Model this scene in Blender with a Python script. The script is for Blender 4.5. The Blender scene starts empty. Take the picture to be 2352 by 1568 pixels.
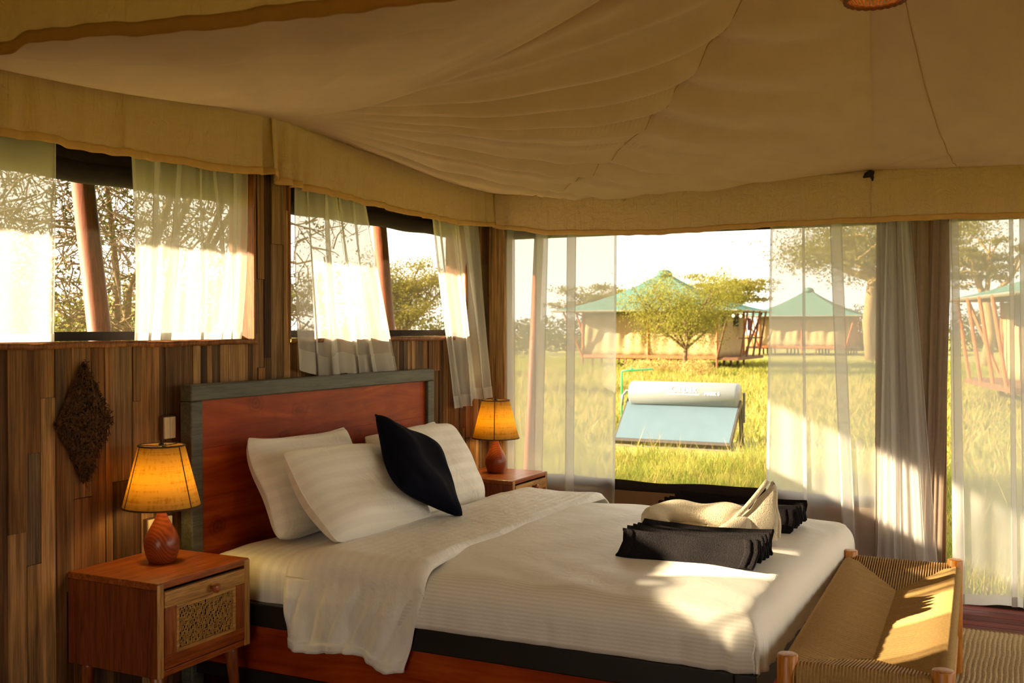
import bpy, bmesh, math, random
import numpy as np
from mathutils import Vector, Matrix

random.seed(7)
rng = np.random.default_rng(7)
scene = bpy.context.scene
COL = scene.collection
PI = math.pi

# ------------------------------------------------------------------ camera
F_PX, YAW, EYE = 2450.0, math.radians(26.5), 1.43
cam_d = bpy.data.cameras.new('camera')
cam_d.sensor_width = 36.0
cam_d.lens = 36.0 * F_PX / 2352.0
cam_d.clip_start, cam_d.clip_end = 0.05, 2000
cam_d.dof.use_dof = True
cam_d.dof.focus_distance = 4.7
cam_d.dof.aperture_fstop = 5.6
cam = bpy.data.objects.new('camera', cam_d)
COL.objects.link(cam)
pitch = math.atan(-34.0 / F_PX)
cam.location = (0, 0, EYE)
cam.rotation_euler = (PI / 2 + pitch, 0, YAW - PI / 2)
scene.camera = cam

# ------------------------------------------------------------------ light
SUN_DIR = Vector((0.45, -1.0, -0.42)).normalized()      # direction the light travels
sun_d = bpy.data.lights.new('sun', 'SUN')
sun_d.energy = 20.0
sun_d.color = (1.0, 0.80, 0.50)
sun_d.angle = math.radians(0.9)
sun = bpy.data.objects.new('sun', sun_d)
COL.objects.link(sun)
sun.rotation_euler = SUN_DIR.to_track_quat('-Z', 'Y').to_euler()
sun.location = (-6, 14, 12)

world = bpy.data.worlds.new('world')
scene.world = world
world.use_nodes = True
wb = world.node_tree.nodes['Background']
wb.inputs[0].default_value = (1.0, 0.905, 0.74, 1)
wb.inputs[1].default_value = 1.8

vs = scene.view_settings
vs.view_transform = 'Standard'
vs.look = 'None'
vs.gamma = 1.0
vs.use_curve_mapping = False
vs.exposure = 0.80
cy = scene.cycles
cy.max_bounces, cy.diffuse_bounces, cy.glossy_bounces, cy.transmission_bounces = 5, 3, 2, 4
cy.transparent_max_bounces = 12
cy.caustics_reflective = cy.caustics_refractive = False
cy.use_adaptive_sampling, cy.adaptive_threshold = True, 0.08
cy.use_light_tree = False
cy.debug_use_spatial_splits = True
cy.use_denoising = True

# ------------------------------------------------------------------ materials
def srgb(r, g, b):
    def f(c):
        c /= 255.0
        return c / 12.92 if c <= 0.04045 else ((c + 0.055) / 1.055) ** 2.4
    return (f(r), f(g), f(b), 1)

class NT:
    def __init__(s, name):
        s.m = bpy.data.materials.new(name)
        s.m.use_nodes = True
        s.t = s.m.node_tree
        s.t.nodes.clear()
        s.out = s.t.nodes.new('ShaderNodeOutputMaterial')
    def n(s, typ, **kw):
        nd = s.t.nodes.new(typ)
        for k, v in kw.items():
            if k.startswith('i_'):
                key = k[2:]
                key = int(key) if key.isdigit() else key.replace('_', ' ')
                if isinstance(v, bpy.types.NodeSocket):
                    s.t.links.new(v, nd.inputs[key])
                else:
                    nd.inputs[key].default_value = v
            else:
                setattr(nd, k, v)
        return nd
    def link(s, a, b):
        s.t.links.new(a, b)
    def coord(s, kind='Object', scale=(1, 1, 1), rnd=False):
        tc = s.n('ShaderNodeTexCoord')
        o = tc.outputs[kind]
        if rnd:
            oi = s.n('ShaderNodeObjectInfo')
            mu = s.n('ShaderNodeMath', operation='MULTIPLY', i_0=oi.outputs['Random'], i_1=53.0)
            va = s.n('ShaderNodeVectorMath', operation='ADD', i_0=o, i_1=mu.outputs[0])
            o = va.outputs[0]
        mp = s.n('ShaderNodeMapping', i_0=o)
        mp.inputs['Scale'].default_value = scale
        return mp.outputs[0]
    def noise(s, vec, scale=5, detail=4, rough=0.55, dist=0.0):
        return s.n('ShaderNodeTexNoise', i_Vector=vec, i_Scale=scale, i_Detail=detail, i_Roughness=rough, i_Distortion=dist)
    def ramp(s, fac, stops):
        r = s.n('ShaderNodeValToRGB', i_0=fac)
        el = r.color_ramp.elements
        while len(el) < len(stops):
            el.new(0.5)
        for e, (p, c) in zip(el, stops):
            e.position = p
            e.color = c if len(c) == 4 else (*c, 1)
        return r.outputs[0]
    def mix(s, fac, a, b, mode='MIX'):
        nd = s.n('ShaderNodeMix', data_type='RGBA', blend_type=mode)
        for sock, v in ((nd.inputs[0], fac), (nd.inputs[6], a), (nd.inputs[7], b)):
            if isinstance(v, bpy.types.NodeSocket):
                s.link(v, sock)
            else:
                sock.default_value = v
        return nd.outputs[2]
    def bump(s, h, strength=0.3, dist=0.01):
        return s.n('ShaderNodeBump', i_Height=h, i_Strength=strength, i_Distance=dist).outputs[0]
    def pbsdf(s, color, rough=0.6, normal=None, **kw):
        b = s.n('ShaderNodeBsdfPrincipled')
        for key, v in (('Base Color', color), ('Roughness', rough)):
            if isinstance(v, bpy.types.NodeSocket):
                s.link(v, b.inputs[key])
            else:
                b.inputs[key].default_value = v
        if normal is not None:
            s.link(normal, b.inputs['Normal'])
        for k, v in kw.items():
            b.inputs[k.replace('_', ' ')].default_value = v
        return b
    def done(s, sh):
        s.link(sh, s.out.inputs[0])
        return s.m

def mat_plain(name, col, rough=0.6, noise=0.0, nscale=20, bump=0.0, **kw):
    t = NT(name)
    c = col
    nrm = None
    if noise or bump:
        n = t.noise(t.coord('Object'), nscale, 4)
        if noise:
            d = tuple(x * (1 - noise) for x in col[:3]) + (1,)
            l = tuple(min(1, x * (1 + noise)) for x in col[:3]) + (1,)
            c = t.ramp(n.outputs[0], [(0.3, d), (0.7, l)])
        if bump:
            nrm = t.bump(n.outputs[0], bump, 0.01)
    return t.done(t.pbsdf(c, rough, nrm, **kw).outputs[0])

def mat_wood(name, cols, axis='x', scale=1.0, rough=0.5, stretch=14, rings=0.0, rnd=True, bump=0.15, **kw):
    """grain runs along the axis"""
    t = NT(name)
    sc = [stretch * scale] * 3
    sc['xyz'.index(axis)] = 1.0 * scale
    v = t.coord('Object', tuple(sc), rnd)
    n1 = t.noise(v, 1.6, 8, 0.62, 0.6)
    c = t.ramp(n1.outputs[0], [(0.25 + 0.5 * i / (len(cols) - 1), col) for i, col in enumerate(cols)])
    v2 = t.coord('Object', tuple(x * 3 for x in sc), rnd)
    n2 = t.noise(v2, 2.2, 4, 0.6, 0.2)
    dark = t.ramp(n2.outputs[0], [(0.38, (0.45, 0.4, 0.36, 1)), (0.55, (1, 1, 1, 1))])
    c = t.mix(0.7, c, dark, 'MULTIPLY')
    nb = t.bump(n2.outputs[0], bump, 0.004)
    return t.done(t.pbsdf(c, rough, nb, **kw).outputs[0])

M = {}
# reclaimed wall planks: tone picked per plank
def mk_planks(name, tones, vert='z'):
    t = NT(name)
    oi = t.n('ShaderNodeObjectInfo')
    base = t.ramp(oi.outputs['Random'], [(i / (len(tones) - 1), c) for i, c in enumerate(tones)])
    tc = t.n('ShaderNodeTexCoord')
    geo = t.n('ShaderNodeNewGeometry')
    mu = t.n('ShaderNodeMath', operation='MULTIPLY', i_0=oi.outputs['Random'], i_1=91.0)
    pos = t.n('ShaderNodeVectorMath', operation='ADD', i_0=geo.outputs['Position'], i_1=mu.outputs[0])
    def mp(sx, sy, sz):
        m = t.n('ShaderNodeMapping', i_0=pos.outputs[0])
        m.inputs['Scale'].default_value = (sx, sy, sz)
        return m.outputs[0]
    if vert == 'z':
        a, b, d = mp(38, 38, 1.6), mp(120, 120, 3.5), mp(9, 9, 2.2)
    else:
        a, b, d = mp(38, 1.6, 38), mp(120, 3.5, 120), mp(9, 2.2, 9)
    n1 = t.noise(a, 1.0, 7, 0.65, 0.5)
    n2 = t.noise(b, 1.0, 3, 0.6)
    n3 = t.noise(d, 1.0, 4, 0.6)
    c = t.mix(0.75, base, t.ramp(n1.outputs[0], [(0.30, (0.22, 0.18, 0.15, 1)), (0.5, (0.8, 0.78, 0.74, 1)), (0.72, (1.45, 1.38, 1.25, 1))]), 'MULTIPLY')
    c = t.mix(0.55, c, t.ramp(n2.outputs[0], [(0.40, (0.35, 0.3, 0.26, 1)), (0.6, (1.1, 1.08, 1.05, 1))]), 'MULTIPLY')
    c = t.mix(0.45, c, t.ramp(n3.outputs[0], [(0.35, (0.5, 0.48, 0.46, 1)), (0.65, (1.25, 1.2, 1.1, 1))]), 'MULTIPLY')
    nb = t.bump(n1.outputs[0], 0.5, 0.006)
    return t.done(t.pbsdf(c, 0.7, nb, Specular_IOR_Level=0.2).outputs[0])
M['plank'] = mk_planks('reclaimed_plank', [srgb(132, 90, 52), srgb(200, 156, 106), srgb(92, 64, 42), srgb(176, 128, 78), srgb(146, 124, 98), srgb(80, 54, 34), srgb(160, 112, 66), srgb(214, 172, 122), srgb(122, 102, 80), srgb(150, 102, 60)])
M['floor_plank'] = mk_planks('floor_plank', [srgb(126, 48, 34), srgb(142, 58, 42), srgb(112, 40, 30), srgb(150, 66, 48)], 'y')
M['dark_backing'] = mat_plain('dark_backing', srgb(40, 26, 16), 0.9)
M['jamb'] = mat_wood('jamb_wood', [srgb(92, 50, 20), srgb(150, 90, 40), srgb(176, 114, 58)], 'z', 1.6, 0.6)
M['teak_x'] = mat_wood('teak_x', [srgb(120, 58, 24), srgb(168, 86, 38), srgb(196, 112, 56)], 'x', 1.5, 0.28)
M['teak_z'] = mat_wood('teak_z', [srgb(112, 54, 24), srgb(160, 84, 40), srgb(190, 112, 60)], 'z', 1.5, 0.32)
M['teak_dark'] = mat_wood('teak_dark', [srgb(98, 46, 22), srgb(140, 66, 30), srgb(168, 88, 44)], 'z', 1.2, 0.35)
M['pale_x'] = mat_wood('pale_wood_x', [srgb(168, 112, 52), srgb(206, 152, 82), srgb(222, 172, 104)], 'x', 1.5, 0.4)
M['pale_z'] = mat_wood('pale_wood_z', [srgb(168, 112, 52), srgb(200, 144, 78), srgb(222, 172, 104)], 'z', 1.5, 0.4)
M['pole'] = mat_wood('pole_wood', [srgb(120, 52, 20), srgb(142, 66, 28), srgb(158, 80, 38)], 'z', 0.8, 0.6)
M['bench_post'] = mat_wood('bench_post_wood', [srgb(176, 96, 20), srgb(208, 130, 40), srgb(224, 154, 66)], 'z', 2.5, 0.32)

def mk_headboard():
    t = NT('red_stained_board')
    v = t.coord('Object', (1.2, 1.2, 9))
    n1 = t.noise(v, 1.4, 7, 0.6, 1.2)
    c = t.ramp(n1.outputs[0], [(0.25, srgb(124, 36, 6)), (0.5, srgb(166, 62, 12)), (0.75, srgb(196, 92, 24))])
    nd = t.noise(t.coord('Object', (1, 1, 1)), 9, 2)
    v2 = t.n('ShaderNodeVectorMath', operation='MULTIPLY_ADD', i_0=nd.outputs[1], i_1=(0.35, 0.35, 0.35), i_2=t.coord('Object', (4.6, 4.6, 6.2))).outputs[0]
    vo = t.n('ShaderNodeTexVoronoi', i_Vector=v2, i_Scale=1.0, feature='F1')
    knot = t.ramp(vo.outputs['Distance'], [(0.06, (0.12, 0.06, 0.04, 1)), (0.12, (0.9, 0.8, 0.7, 1)), (0.17, (0.5, 0.42, 0.4, 1)), (0.22, (0.9, 0.88, 0.85, 1)), (0.27, (0.7, 0.62, 0.6, 1)), (0.33, (1, 1, 1, 1))])
    c = t.mix(0.75, c, knot, 'MULTIPLY')
    n3 = t.noise(t.coord('Object', (1, 1, 1)), 3.5, 3)
    c = t.mix(0.5, c, t.ramp(n3.outputs[0], [(0.35, (0.62, 0.5, 0.46, 1)), (0.65, (1.15, 1.25, 1.3, 1))]), 'MULTIPLY')
    nb = t.bump(n1.outputs[0], 0.15, 0.004)
    return t.done(t.pbsdf(c, 0.4, nb, Specular_IOR_Level=0.2).outputs[0])
M['headboard'] = mk_headboard()
M['grey_paint'] = mat_wood('grey_painted_wood', [srgb(66, 64, 52), srgb(84, 82, 68), srgb(98, 96, 80)], 'x', 1.4, 0.5)
M['black_paint'] = mat_plain('black_painted_wood', srgb(30, 26, 22), 0.45, 0.2, 8)
M['black_fabric'] = mat_plain('black_flap_fabric', srgb(34, 24, 16), 0.9, 0.15, 60, 0.2)

def mk_canvas(name, col, transl=0.12, wr=0.3, noise_scale=9):
    t = NT(name)
    v = t.coord('Object')
    n = t.noise(v, noise_scale, 5, 0.6)
    n2 = t.noise(v, 190, 2)
    c = t.mix(0.25, col, t.ramp(n.outputs[0], [(0.3, (0.75, 0.72, 0.68, 1)), (0.7, (1.15, 1.12, 1.08, 1))]), 'MULTIPLY')
    h = t.n('ShaderNodeMath', operation='MULTIPLY_ADD', i_0=n2.outputs[0], i_1=0.08, i_2=n.outputs[0])
    nb = t.bump(h.outputs[0], wr, 0.02)
    d = t.n('ShaderNodeBsdfDiffuse', i_Color=c, i_Normal=nb)
    tr = t.n('ShaderNodeBsdfTranslucent', i_Color=c, i_Normal=nb)
    mx = t.n('ShaderNodeMixShader', i_0=transl, i_1=d.outputs[0], i_2=tr.outputs[0])
    return t.done(mx.outputs[0])
M['ceiling'] = mk_canvas('tent_lining', srgb(220, 194, 164), 0.10, 0.12, 5)
def mk_valance():
    t = NT('valance_canvas')
    n = t.noise(t.coord('Object', (26, 26, 3.5)), 1.0, 5, 0.6, 1.0)
    n2 = t.noise(t.coord('Object', (9, 9, 14)), 1.0, 4, 0.6, 1.5)
    h = t.n('ShaderNodeMath', operation='ADD', i_0=n.outputs[0], i_1=n2.outputs[0])
    nb = t.bump(h.outputs[0], 0.5, 0.03)
    c = srgb(240, 214, 170)
    d = t.n('ShaderNodeBsdfDiffuse', i_Color=c, i_Normal=nb)
    tr = t.n('ShaderNodeBsdfTranslucent', i_Color=c, i_Normal=nb)
    mx = t.n('ShaderNodeMixShader', i_0=0.25, i_1=d.outputs[0], i_2=tr.outputs[0])
    return t.done(mx.outputs[0])
M['valance'] = mk_valance()
M['valance_hem'] = mk_canvas('valance_hem', srgb(228, 188, 128), 0.15, 0.3, 30)
M['flap_hem'] = mk_canvas('flap_hem', srgb(176, 130, 72), 0.02, 0.3, 30)
M['seam'] = mk_canvas('lining_seam', srgb(196, 158, 108), 0.05, 0.1, 30)
M['brown_canvas'] = mk_canvas('brown_canvas', srgb(150, 116, 84), 0.05, 0.2, 20)
M['hut_canvas'] = mk_canvas('hut_canvas', srgb(190, 164, 124), 0.1, 0.6, 2)
M['grey_curtain'] = mk_canvas('grey_curtain', srgb(178, 158, 142), 0.25, 0.1, 30)

def mk_sheer(name, col, open_, transl=0.6):
    """open weave: the gaps let light straight through, threads scatter it"""
    t = NT(name)
    d = t.n('ShaderNodeBsdfDiffuse', i_Color=col)
    tr = t.n('ShaderNodeBsdfTranslucent', i_Color=col)
    m1 = t.n('ShaderNodeMixShader', i_0=transl, i_1=d.outputs[0], i_2=tr.outputs[0])
    tp = t.n('ShaderNodeBsdfTransparent')
    m2 = t.n('ShaderNodeMixShader', i_0=open_, i_1=m1.outputs[0], i_2=tp.outputs[0])
    return t.done(m2.outputs[0])
M['sheer_a'] = mk_sheer('sheer_white', (0.88, 0.86, 0.82, 1), 0.38, 0.42)
M['sheer_b'] = mk_sheer('sheer_white_fine', (0.88, 0.865, 0.85, 1), 0.43)
M['sheer_hem'] = mk_sheer('sheer_hem', (0.88, 0.86, 0.82, 1), 0.10)
M['screen'] = mk_sheer('insect_screen', (0.09, 0.075, 0.05, 1), 0.87, 0.3)

def mk_sheet(name, spacing, amount=0.14, col=(0.96, 0.915, 0.83), uvdir='x', wr=0.25):
    t = NT(name)
    tc = t.n('ShaderNodeTexCoord')
    sx = t.n('ShaderNodeSeparateXYZ', i_0=tc.outputs['UV'])
    ph = t.n('ShaderNodeMath', operation='MULTIPLY', i_0=sx.outputs[0 if uvdir == 'x' else 1], i_1=2 * PI / spacing)
    si = t.n('ShaderNodeMath', operation='SINE', i_0=ph.outputs[0])
    st = t.n('ShaderNodeMapRange', i_0=si.outputs[0], i_1=-0.35, i_2=0.35, i_3=0.0, i_4=1.0)
    c = t.mix(st.outputs[0], (*[x * (1 - amount) for x in col], 1), (*col, 1))
    rgh = t.n('ShaderNodeMapRange', i_0=st.outputs[0], i_1=0, i_2=1, i_3=0.6, i_4=0.42)
    n = t.noise(t.coord('Object'), 11, 5, 0.55, 0.4)
    nb = t.bump(n.outputs[0], wr, 0.02)
    b = t.pbsdf(c, rgh.outputs[0], nb, Sheen_Weight=0.15)
    return t.done(b.outputs[0])
M['sheet'] = mk_sheet('striped_cotton', 0.013, 0.10)
M['sheet_w'] = mk_sheet('wide_striped_cotton', 0.05, 0.07, wr=0.3)
M['pillow'] = mk_sheet('pillow_cotton', 0.055, 0.05, wr=0.55)
M['plain_sheet'] = mk_sheet('folded_cotton', 0.045, 0.03, wr=0.5)
M['navy'] = mat_plain('navy_linen', srgb(10, 11, 24), 0.9, 0.15, 80, 0.1, Specular_IOR_Level=0.08)
M['black_towel'] = mat_plain('charcoal_terry', srgb(32, 29, 31), 0.95, 0.45, 260, 0.5, Specular_IOR_Level=0.1)
M['white_towel'] = mat_plain('cream_terry', srgb(238, 224, 196), 0.95, 0.08, 200, 0.8, Sheen_Weight=0.2)

def mk_shade():
    t = NT('linen_shade')
    n = t.noise(t.coord('Object', (60, 60, 4)), 1.5, 3)
    n2 = t.noise(t.coord('Object', (4, 4, 90)), 1.5, 3)
    a = t.n('ShaderNodeMath', operation='ADD', i_0=n.outputs[0], i_1=n2.outputs[0])
    c = t.ramp(a.outputs[0], [(0.75, srgb(186, 150, 70)), (1.2, srgb(214, 180, 100))])
    c2 = t.ramp(a.outputs[0], [(0.75, srgb(226, 176, 40)), (1.2, srgb(246, 206, 84))])
    d = t.n('ShaderNodeBsdfDiffuse', i_Color=c)
    tr = t.n('ShaderNodeBsdfTranslucent', i_Color=c2)
    mx = t.n('ShaderNodeMixShader', i_0=0.42, i_1=d.outputs[0], i_2=tr.outputs[0])
    return t.done(mx.outputs[0])
M['shade'] = mk_shade()
M['shade_trim'] = mat_plain('shade_trim', srgb(84, 54, 30), 0.8)
def mk_emit(name, col, s):
    t = NT(name)
    e = t.n('ShaderNodeEmission', i_Color=col, i_Strength=s)
    t.m.cycles.emission_sampling = 'NONE'      # the lamp's own point light is what gets sampled
    return t.done(e.outputs[0])
M['bulb'] = mk_emit('lit_bulb', (1, 0.62, 0.2, 1), 12)
M['hut_bulb'] = mk_emit('hut_lamp_glow', (1, 0.8, 0.35, 1), 6)
def mk_turned():
    t = NT('turned_wood')
    v = t.coord('Object', (1, 1, 0.55))
    w = t.n('ShaderNodeTexWave', i_Vector=v, i_Scale=46.0, i_Distortion=2.5, i_Detail=2.0)
    w.wave_type = 'RINGS'
    w.rings_direction = 'X'
    c = t.ramp(w.outputs[0], [(0.05, srgb(118, 50, 22)), (0.6, srgb(138, 60, 27)), (0.95, srgb(148, 68, 31))])
    return t.done(t.pbsdf(c, 0.3).outputs[0])
M['turned'] = mk_turned()
M['plate_white'] = mat_plain('switch_plastic', srgb(222, 200, 160), 0.4)
M['metal'] = mat_plain('steel', srgb(150, 146, 138), 0.3, Metallic=1.0)
M['fibre'] = mat_plain('bark_fibre', srgb(82, 50, 22), 0.95, 0.5, 40, 0.8)
M['rope'] = mat_plain('sisal_rope', srgb(190, 154, 96), 0.8, 0.12, 120, 0.08)
M['cane'] = mat_plain('woven_cane', srgb(190, 144, 74), 0.6, 0.25, 60)
M['cane_back'] = mat_plain('cane_back', srgb(30, 18, 9), 0.9)
M['rug'] = mat_plain('jute_rug', srgb(196, 168, 122), 0.95, 0.22, 130, 0.6)
M['rattan'] = mat_plain('rattan', srgb(190, 110, 30), 0.6, 0.3, 60)
M['rattan_dark'] = mat_plain('rattan_dark', srgb(120, 62, 18), 0.7, 0.3, 60)
# outdoors
def mk_ground():
    t = NT('meadow')
    v = t.coord('Object')
    n1 = t.noise(v, 0.45, 6, 0.65)
    n2 = t.noise(v, 6.0, 4, 0.7)
    c = t.ramp(n1.outputs[0], [(0.32, srgb(132, 112, 62)), (0.5, srgb(140, 140, 64)), (0.68, srgb(170, 154, 84))])
    c = t.mix(0.6, c, t.ramp(n2.outputs[0], [(0.35, (0.45, 0.5, 0.4, 1)), (0.65, (1.2, 1.15, 1.0, 1))]), 'MULTIPLY')
    return t.done(t.pbsdf(c, 0.9, t.bump(n2.outputs[0], 0.8, 0.1)).outputs[0])
M['ground'] = mk_ground()
def mk_leaf(name, a, b, transl=0.4):
    t = NT(name)
    geo = t.n('ShaderNodeNewGeometry')
    n = t.noise(geo.outputs['Position'], 2.5, 3)
    c = t.ramp(n.outputs[0], [(0.3, a), (0.7, b)])
    d = t.n('ShaderNodeBsdfDiffuse', i_Color=c)
    tr = t.n('ShaderNodeBsdfTranslucent', i_Color=c)
    mx = t.n('ShaderNodeMixShader', i_0=transl, i_1=d.outputs[0], i_2=tr.outputs[0])
    return t.done(mx.outputs[0])
M['grass'] = mk_leaf('grass_blades', srgb(100, 122, 44), srgb(176, 164, 88))
M['dry_grass'] = mk_leaf('dry_grass', srgb(180, 152, 86), srgb(208, 184, 124))
M['leaf_acacia'] = mk_leaf('acacia_leaf', srgb(96, 94, 38), srgb(140, 130, 58))
M['leaf_dark'] = mk_leaf('thorn_leaf', srgb(62, 64, 30), srgb(98, 98, 46))
M['leaf_bright'] = mk_leaf('bright_leaf', srgb(112, 114, 46), srgb(158, 152, 72))
M['bark'] = mat_plain('acacia_bark', srgb(112, 90, 62), 0.9, 0.3, 12, 0.4)
M['bark_light'] = mat_plain('pale_bark', srgb(150, 124, 84), 0.9, 0.3, 12, 0.4)
M['teal_roof'] = mk_canvas('teal_roof', srgb(84, 118, 114), 0.05, 0.15, 3)
M['roof_own'] = mk_canvas('green_roof_sheet', srgb(90, 140, 118), 0.1, 0.1, 3)
M['orange_post'] = mat_wood('orange_post', [srgb(170, 84, 44), srgb(192, 106, 58), srgb(204, 124, 74)], 'z', 0.5, 0.6)
M['brown_post'] = mat_plain('brown_post', srgb(104, 66, 42), 0.7, 0.2, 8)
M['white_tank'] = mat_plain('tank_enamel', srgb(126, 132, 136), 0.3)
M['tank_letter'] = mat_plain('tank_lettering', srgb(255, 255, 255), 0.4)
M['collector'] = mat_plain('collector_glass', srgb(86, 106, 120), 0.45, 0.05, 4, Specular_IOR_Level=0.25)
M['dark_alu'] = mat_plain('dark_aluminium', srgb(70, 62, 54), 0.4)
M['alu'] = mat_plain('aluminium', srgb(160, 152, 138), 0.35, Metallic=0.6)
M['green_pipe'] = mat_plain('green_pipe', srgb(70, 190, 120), 0.4)
M['maroon'] = mat_plain('maroon_cloth', srgb(110, 40, 50), 0.9)

# ------------------------------------------------------------------ mesh helpers
class MB:
    def __init__(s):
        s.v, s.f, s.uv = [], [], {}
    def add(s, V, Fc):
        o = len(s.v)
        s.v.extend([tuple(map(float, p)) for p in V])
        s.f.extend([tuple(i + o for i in f) for f in Fc])
        return s
    def box(s, lo, hi, R=None, c=None):
        x0, y0, z0 = lo
        x1, y1, z1 = hi
        V = [(x0, y0, z0), (x1, y0, z0), (x1, y1, z0), (x0, y1, z0), (x0, y0, z1), (x1, y0, z1), (x1, y1, z1), (x0, y1, z1)]
        if R is not None:
            V = [tuple(R @ Vector(p) + (Vector(c) if c else Vector())) for p in V]
        return s.add(V, [(0, 3, 2, 1), (4, 5, 6, 7), (0, 1, 5, 4), (1, 2, 6, 5), (2, 3, 7, 6), (3, 0, 4, 7)])
    def tube(s, pts, r, n=8, cap=True):
        pts = [Vector(p) for p in pts]
        rs = r if isinstance(r, (list, tuple)) else [r] * len(pts)
        V, Fc = [], []
        ref = None
        for i, p in enumerate(pts):
            d = (pts[min(i + 1, len(pts) - 1)] - pts[max(i - 1, 0)])
            d = d.normalized() if d.length > 1e-9 else Vector((0, 0, 1))
            if ref is None:
                ref = Vector((0, 0, 1)) if abs(d.z) < 0.9 else Vector((1, 0, 0))
            a = d.cross(ref)
            a = a.normalized() if a.length > 1e-6 else d.orthogonal().normalized()
            b = d.cross(a)
            ref = -b if False else a.cross(d)
            for k in range(n):
                t = 2 * PI * k / n
                V.append(p + (a * math.cos(t) + b * math.sin(t)) * rs[i])
        for i in range(len(pts) - 1):
            for k in range(n):
                k2 = (k + 1) % n
                Fc.append((i * n + k, (i + 1) * n + k, (i + 1) * n + k2, i * n + k2))
        if cap:
            Fc.append(tuple(range(n)))
            Fc.append(tuple(reversed(range((len(pts) - 1) * n, len(pts) * n))))
        return s.add(V, Fc)
    def lathe(s, prof, n=32, c=(0, 0, 0), cap=True):
        V, Fc = [], []
        for (r, z) in prof:
            for k in range(n):
                t = 2 * PI * k / n
                V.append((c[0] + r * math.cos(t), c[1] + r * math.sin(t), c[2] + z))
        for i in range(len(prof) - 1):
            for k in range(n):
                k2 = (k + 1) % n
                Fc.append((i * n + k, i * n + k2, (i + 1) * n + k2, (i + 1) * n + k))
        if cap:
            Fc.append(tuple(reversed(range(n))))
            Fc.append(tuple(range((len(prof) - 1) * n, len(prof) * n)))
        return s.add(V, Fc)
    def grid(s, P, uv=None, closed_u=False):
        """P: array (nu, nv, 3)"""
        P = np.asarray(P, float)
        nu, nv, _ = P.shape
        o = len(s.v)
        s.v.extend(map(tuple, P.reshape(-1, 3).tolist()))
        for i in range(nu - 1 + (1 if closed_u else 0)):
            i2 = (i + 1) % nu
            for j in range(nv - 1):
                s.f.append((o + i * nv + j, o + i2 * nv + j, o + i2 * nv + j + 1, o + i * nv + j + 1))
        if uv is not None:
            U = np.asarray(uv, float).reshape(-1, 2)
            for k in range(len(U)):
                s.uv[o + k] = (U[k, 0], U[k, 1])
        return s
    def build(s, name, mat, parent=None, smooth=False, world=True, bevel=0.0, solid=0.0, subd=0, seg=2):
        me = bpy.data.meshes.new(name)
        off = parent.location if (parent is not None and world) else None
        V = s.v if off is None else [(p[0] - off[0], p[1] - off[1], p[2] - off[2]) for p in s.v]
        me.from_pydata(V, [], s.f)
        if s.uv:
            ul = me.uv_layers.new(name='UVMap')
            li = np.empty(len(me.loops), dtype=np.int32)
            me.loops.foreach_get('vertex_index', li)
            arr = np.array([s.uv.get(i, (0, 0)) for i in range(len(V))], dtype=np.float32)
            ul.data.foreach_set('uv', arr[li].ravel())
        me.materials.append(mat)
        if smooth:
            me.polygons.foreach_set('use_smooth', [True] * len(me.polygons))
        me.update()
        o = bpy.data.objects.new(name, me)
        COL.objects.link(o)
        if parent is not None:
            o.parent = parent
        if solid:
            md = o.modifiers.new('solid', 'SOLIDIFY')
            md.thickness = solid
            md.offset = 0
        if bevel:
            md = o.modifiers.new('bevel', 'BEVEL')
            md.width = bevel
            md.segments = seg
            md.limit_method = 'ANGLE'
        if subd:
            md = o.modifiers.new('subd', 'SUBSURF')
            md.levels = md.render_levels = subd
        return o

def tag(o, label=None, cat=None, group=None, kind=None):
    if label: o['label'] = label
    if cat: o['category'] = cat
    if group: o['group'] = group
    if kind: o['kind'] = kind
    return o

def thing(name, label, cat, loc=(0, 0, 0), group=None, kind=None, rot=0.0):
    o = bpy.data.objects.new(name, None)
    o.empty_display_size = 0.1
    COL.objects.link(o)
    o.location = loc
    o.rotation_euler = (0, 0, rot)
    return tag(o, label, cat, group, kind)

def copy_tree(o, parent=None):
    c = o.copy()
    COL.objects.link(c)
    if parent is not None:
        c.parent = parent
    for ch in list(o.children):
        copy_tree(ch, c)
    return c

def structure(o, label=None):
    o['kind'] = 'structure'
    if label: o['label'] = label
    return o

def sstep(a, b, x):
    t = np.clip((x - a) / (b - a), 0, 1)
    return t * t * (3 - 2 * t)

# ------------------------------------------------------------------ room constants
WA, WB = 3.10, 5.95              # inner faces: plank wall (y), sheer-curtain wall (x)
XP, YS = 1.80, -2.00             # partition plane, far side wall
SILL = 1.375
W1 = (2.12, 3.683)
W2 = (3.935, 5.60)
CTR = (3.83, 0.55)

# ground
m = MB().box((-60, -120, -1.0), (260, 160, -0.6))
structure(m.build('ground', M['ground']), 'sunlit yellow-green meadow around the tent')

# floor with planks
fl = structure(MB().box((-2.1, YS - 0.1, -0.16), (WB + 0.12, WA + 0.14, -0.03)).build('floor', M['dark_backing']), 'red-brown plank floor')
cube = MB().box((-0.5, -0.5, -0.5), (0.5, 0.5, 0.5)).build('floor_plank', M['floor_plank'], fl)
cube_me = cube.data
x, k = WB + 0.10, 0
while x > 1.9:
    w = 0.095 + 0.02 * random.random()
    o = cube if k == 0 else cube.copy()
    if k: COL.objects.link(o)
    o.parent = fl
    o.location = (x - w / 2, 0.55, -0.015 + 0.001 * random.random())
    o.scale = (w - 0.004, 5.1, 0.03)
    x -= w
    k += 1
MB().box((-2.1, YS, -0.03), (1.9, WA, 0.0)).build('floor_boarding', M['floor_plank'], fl)

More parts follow.
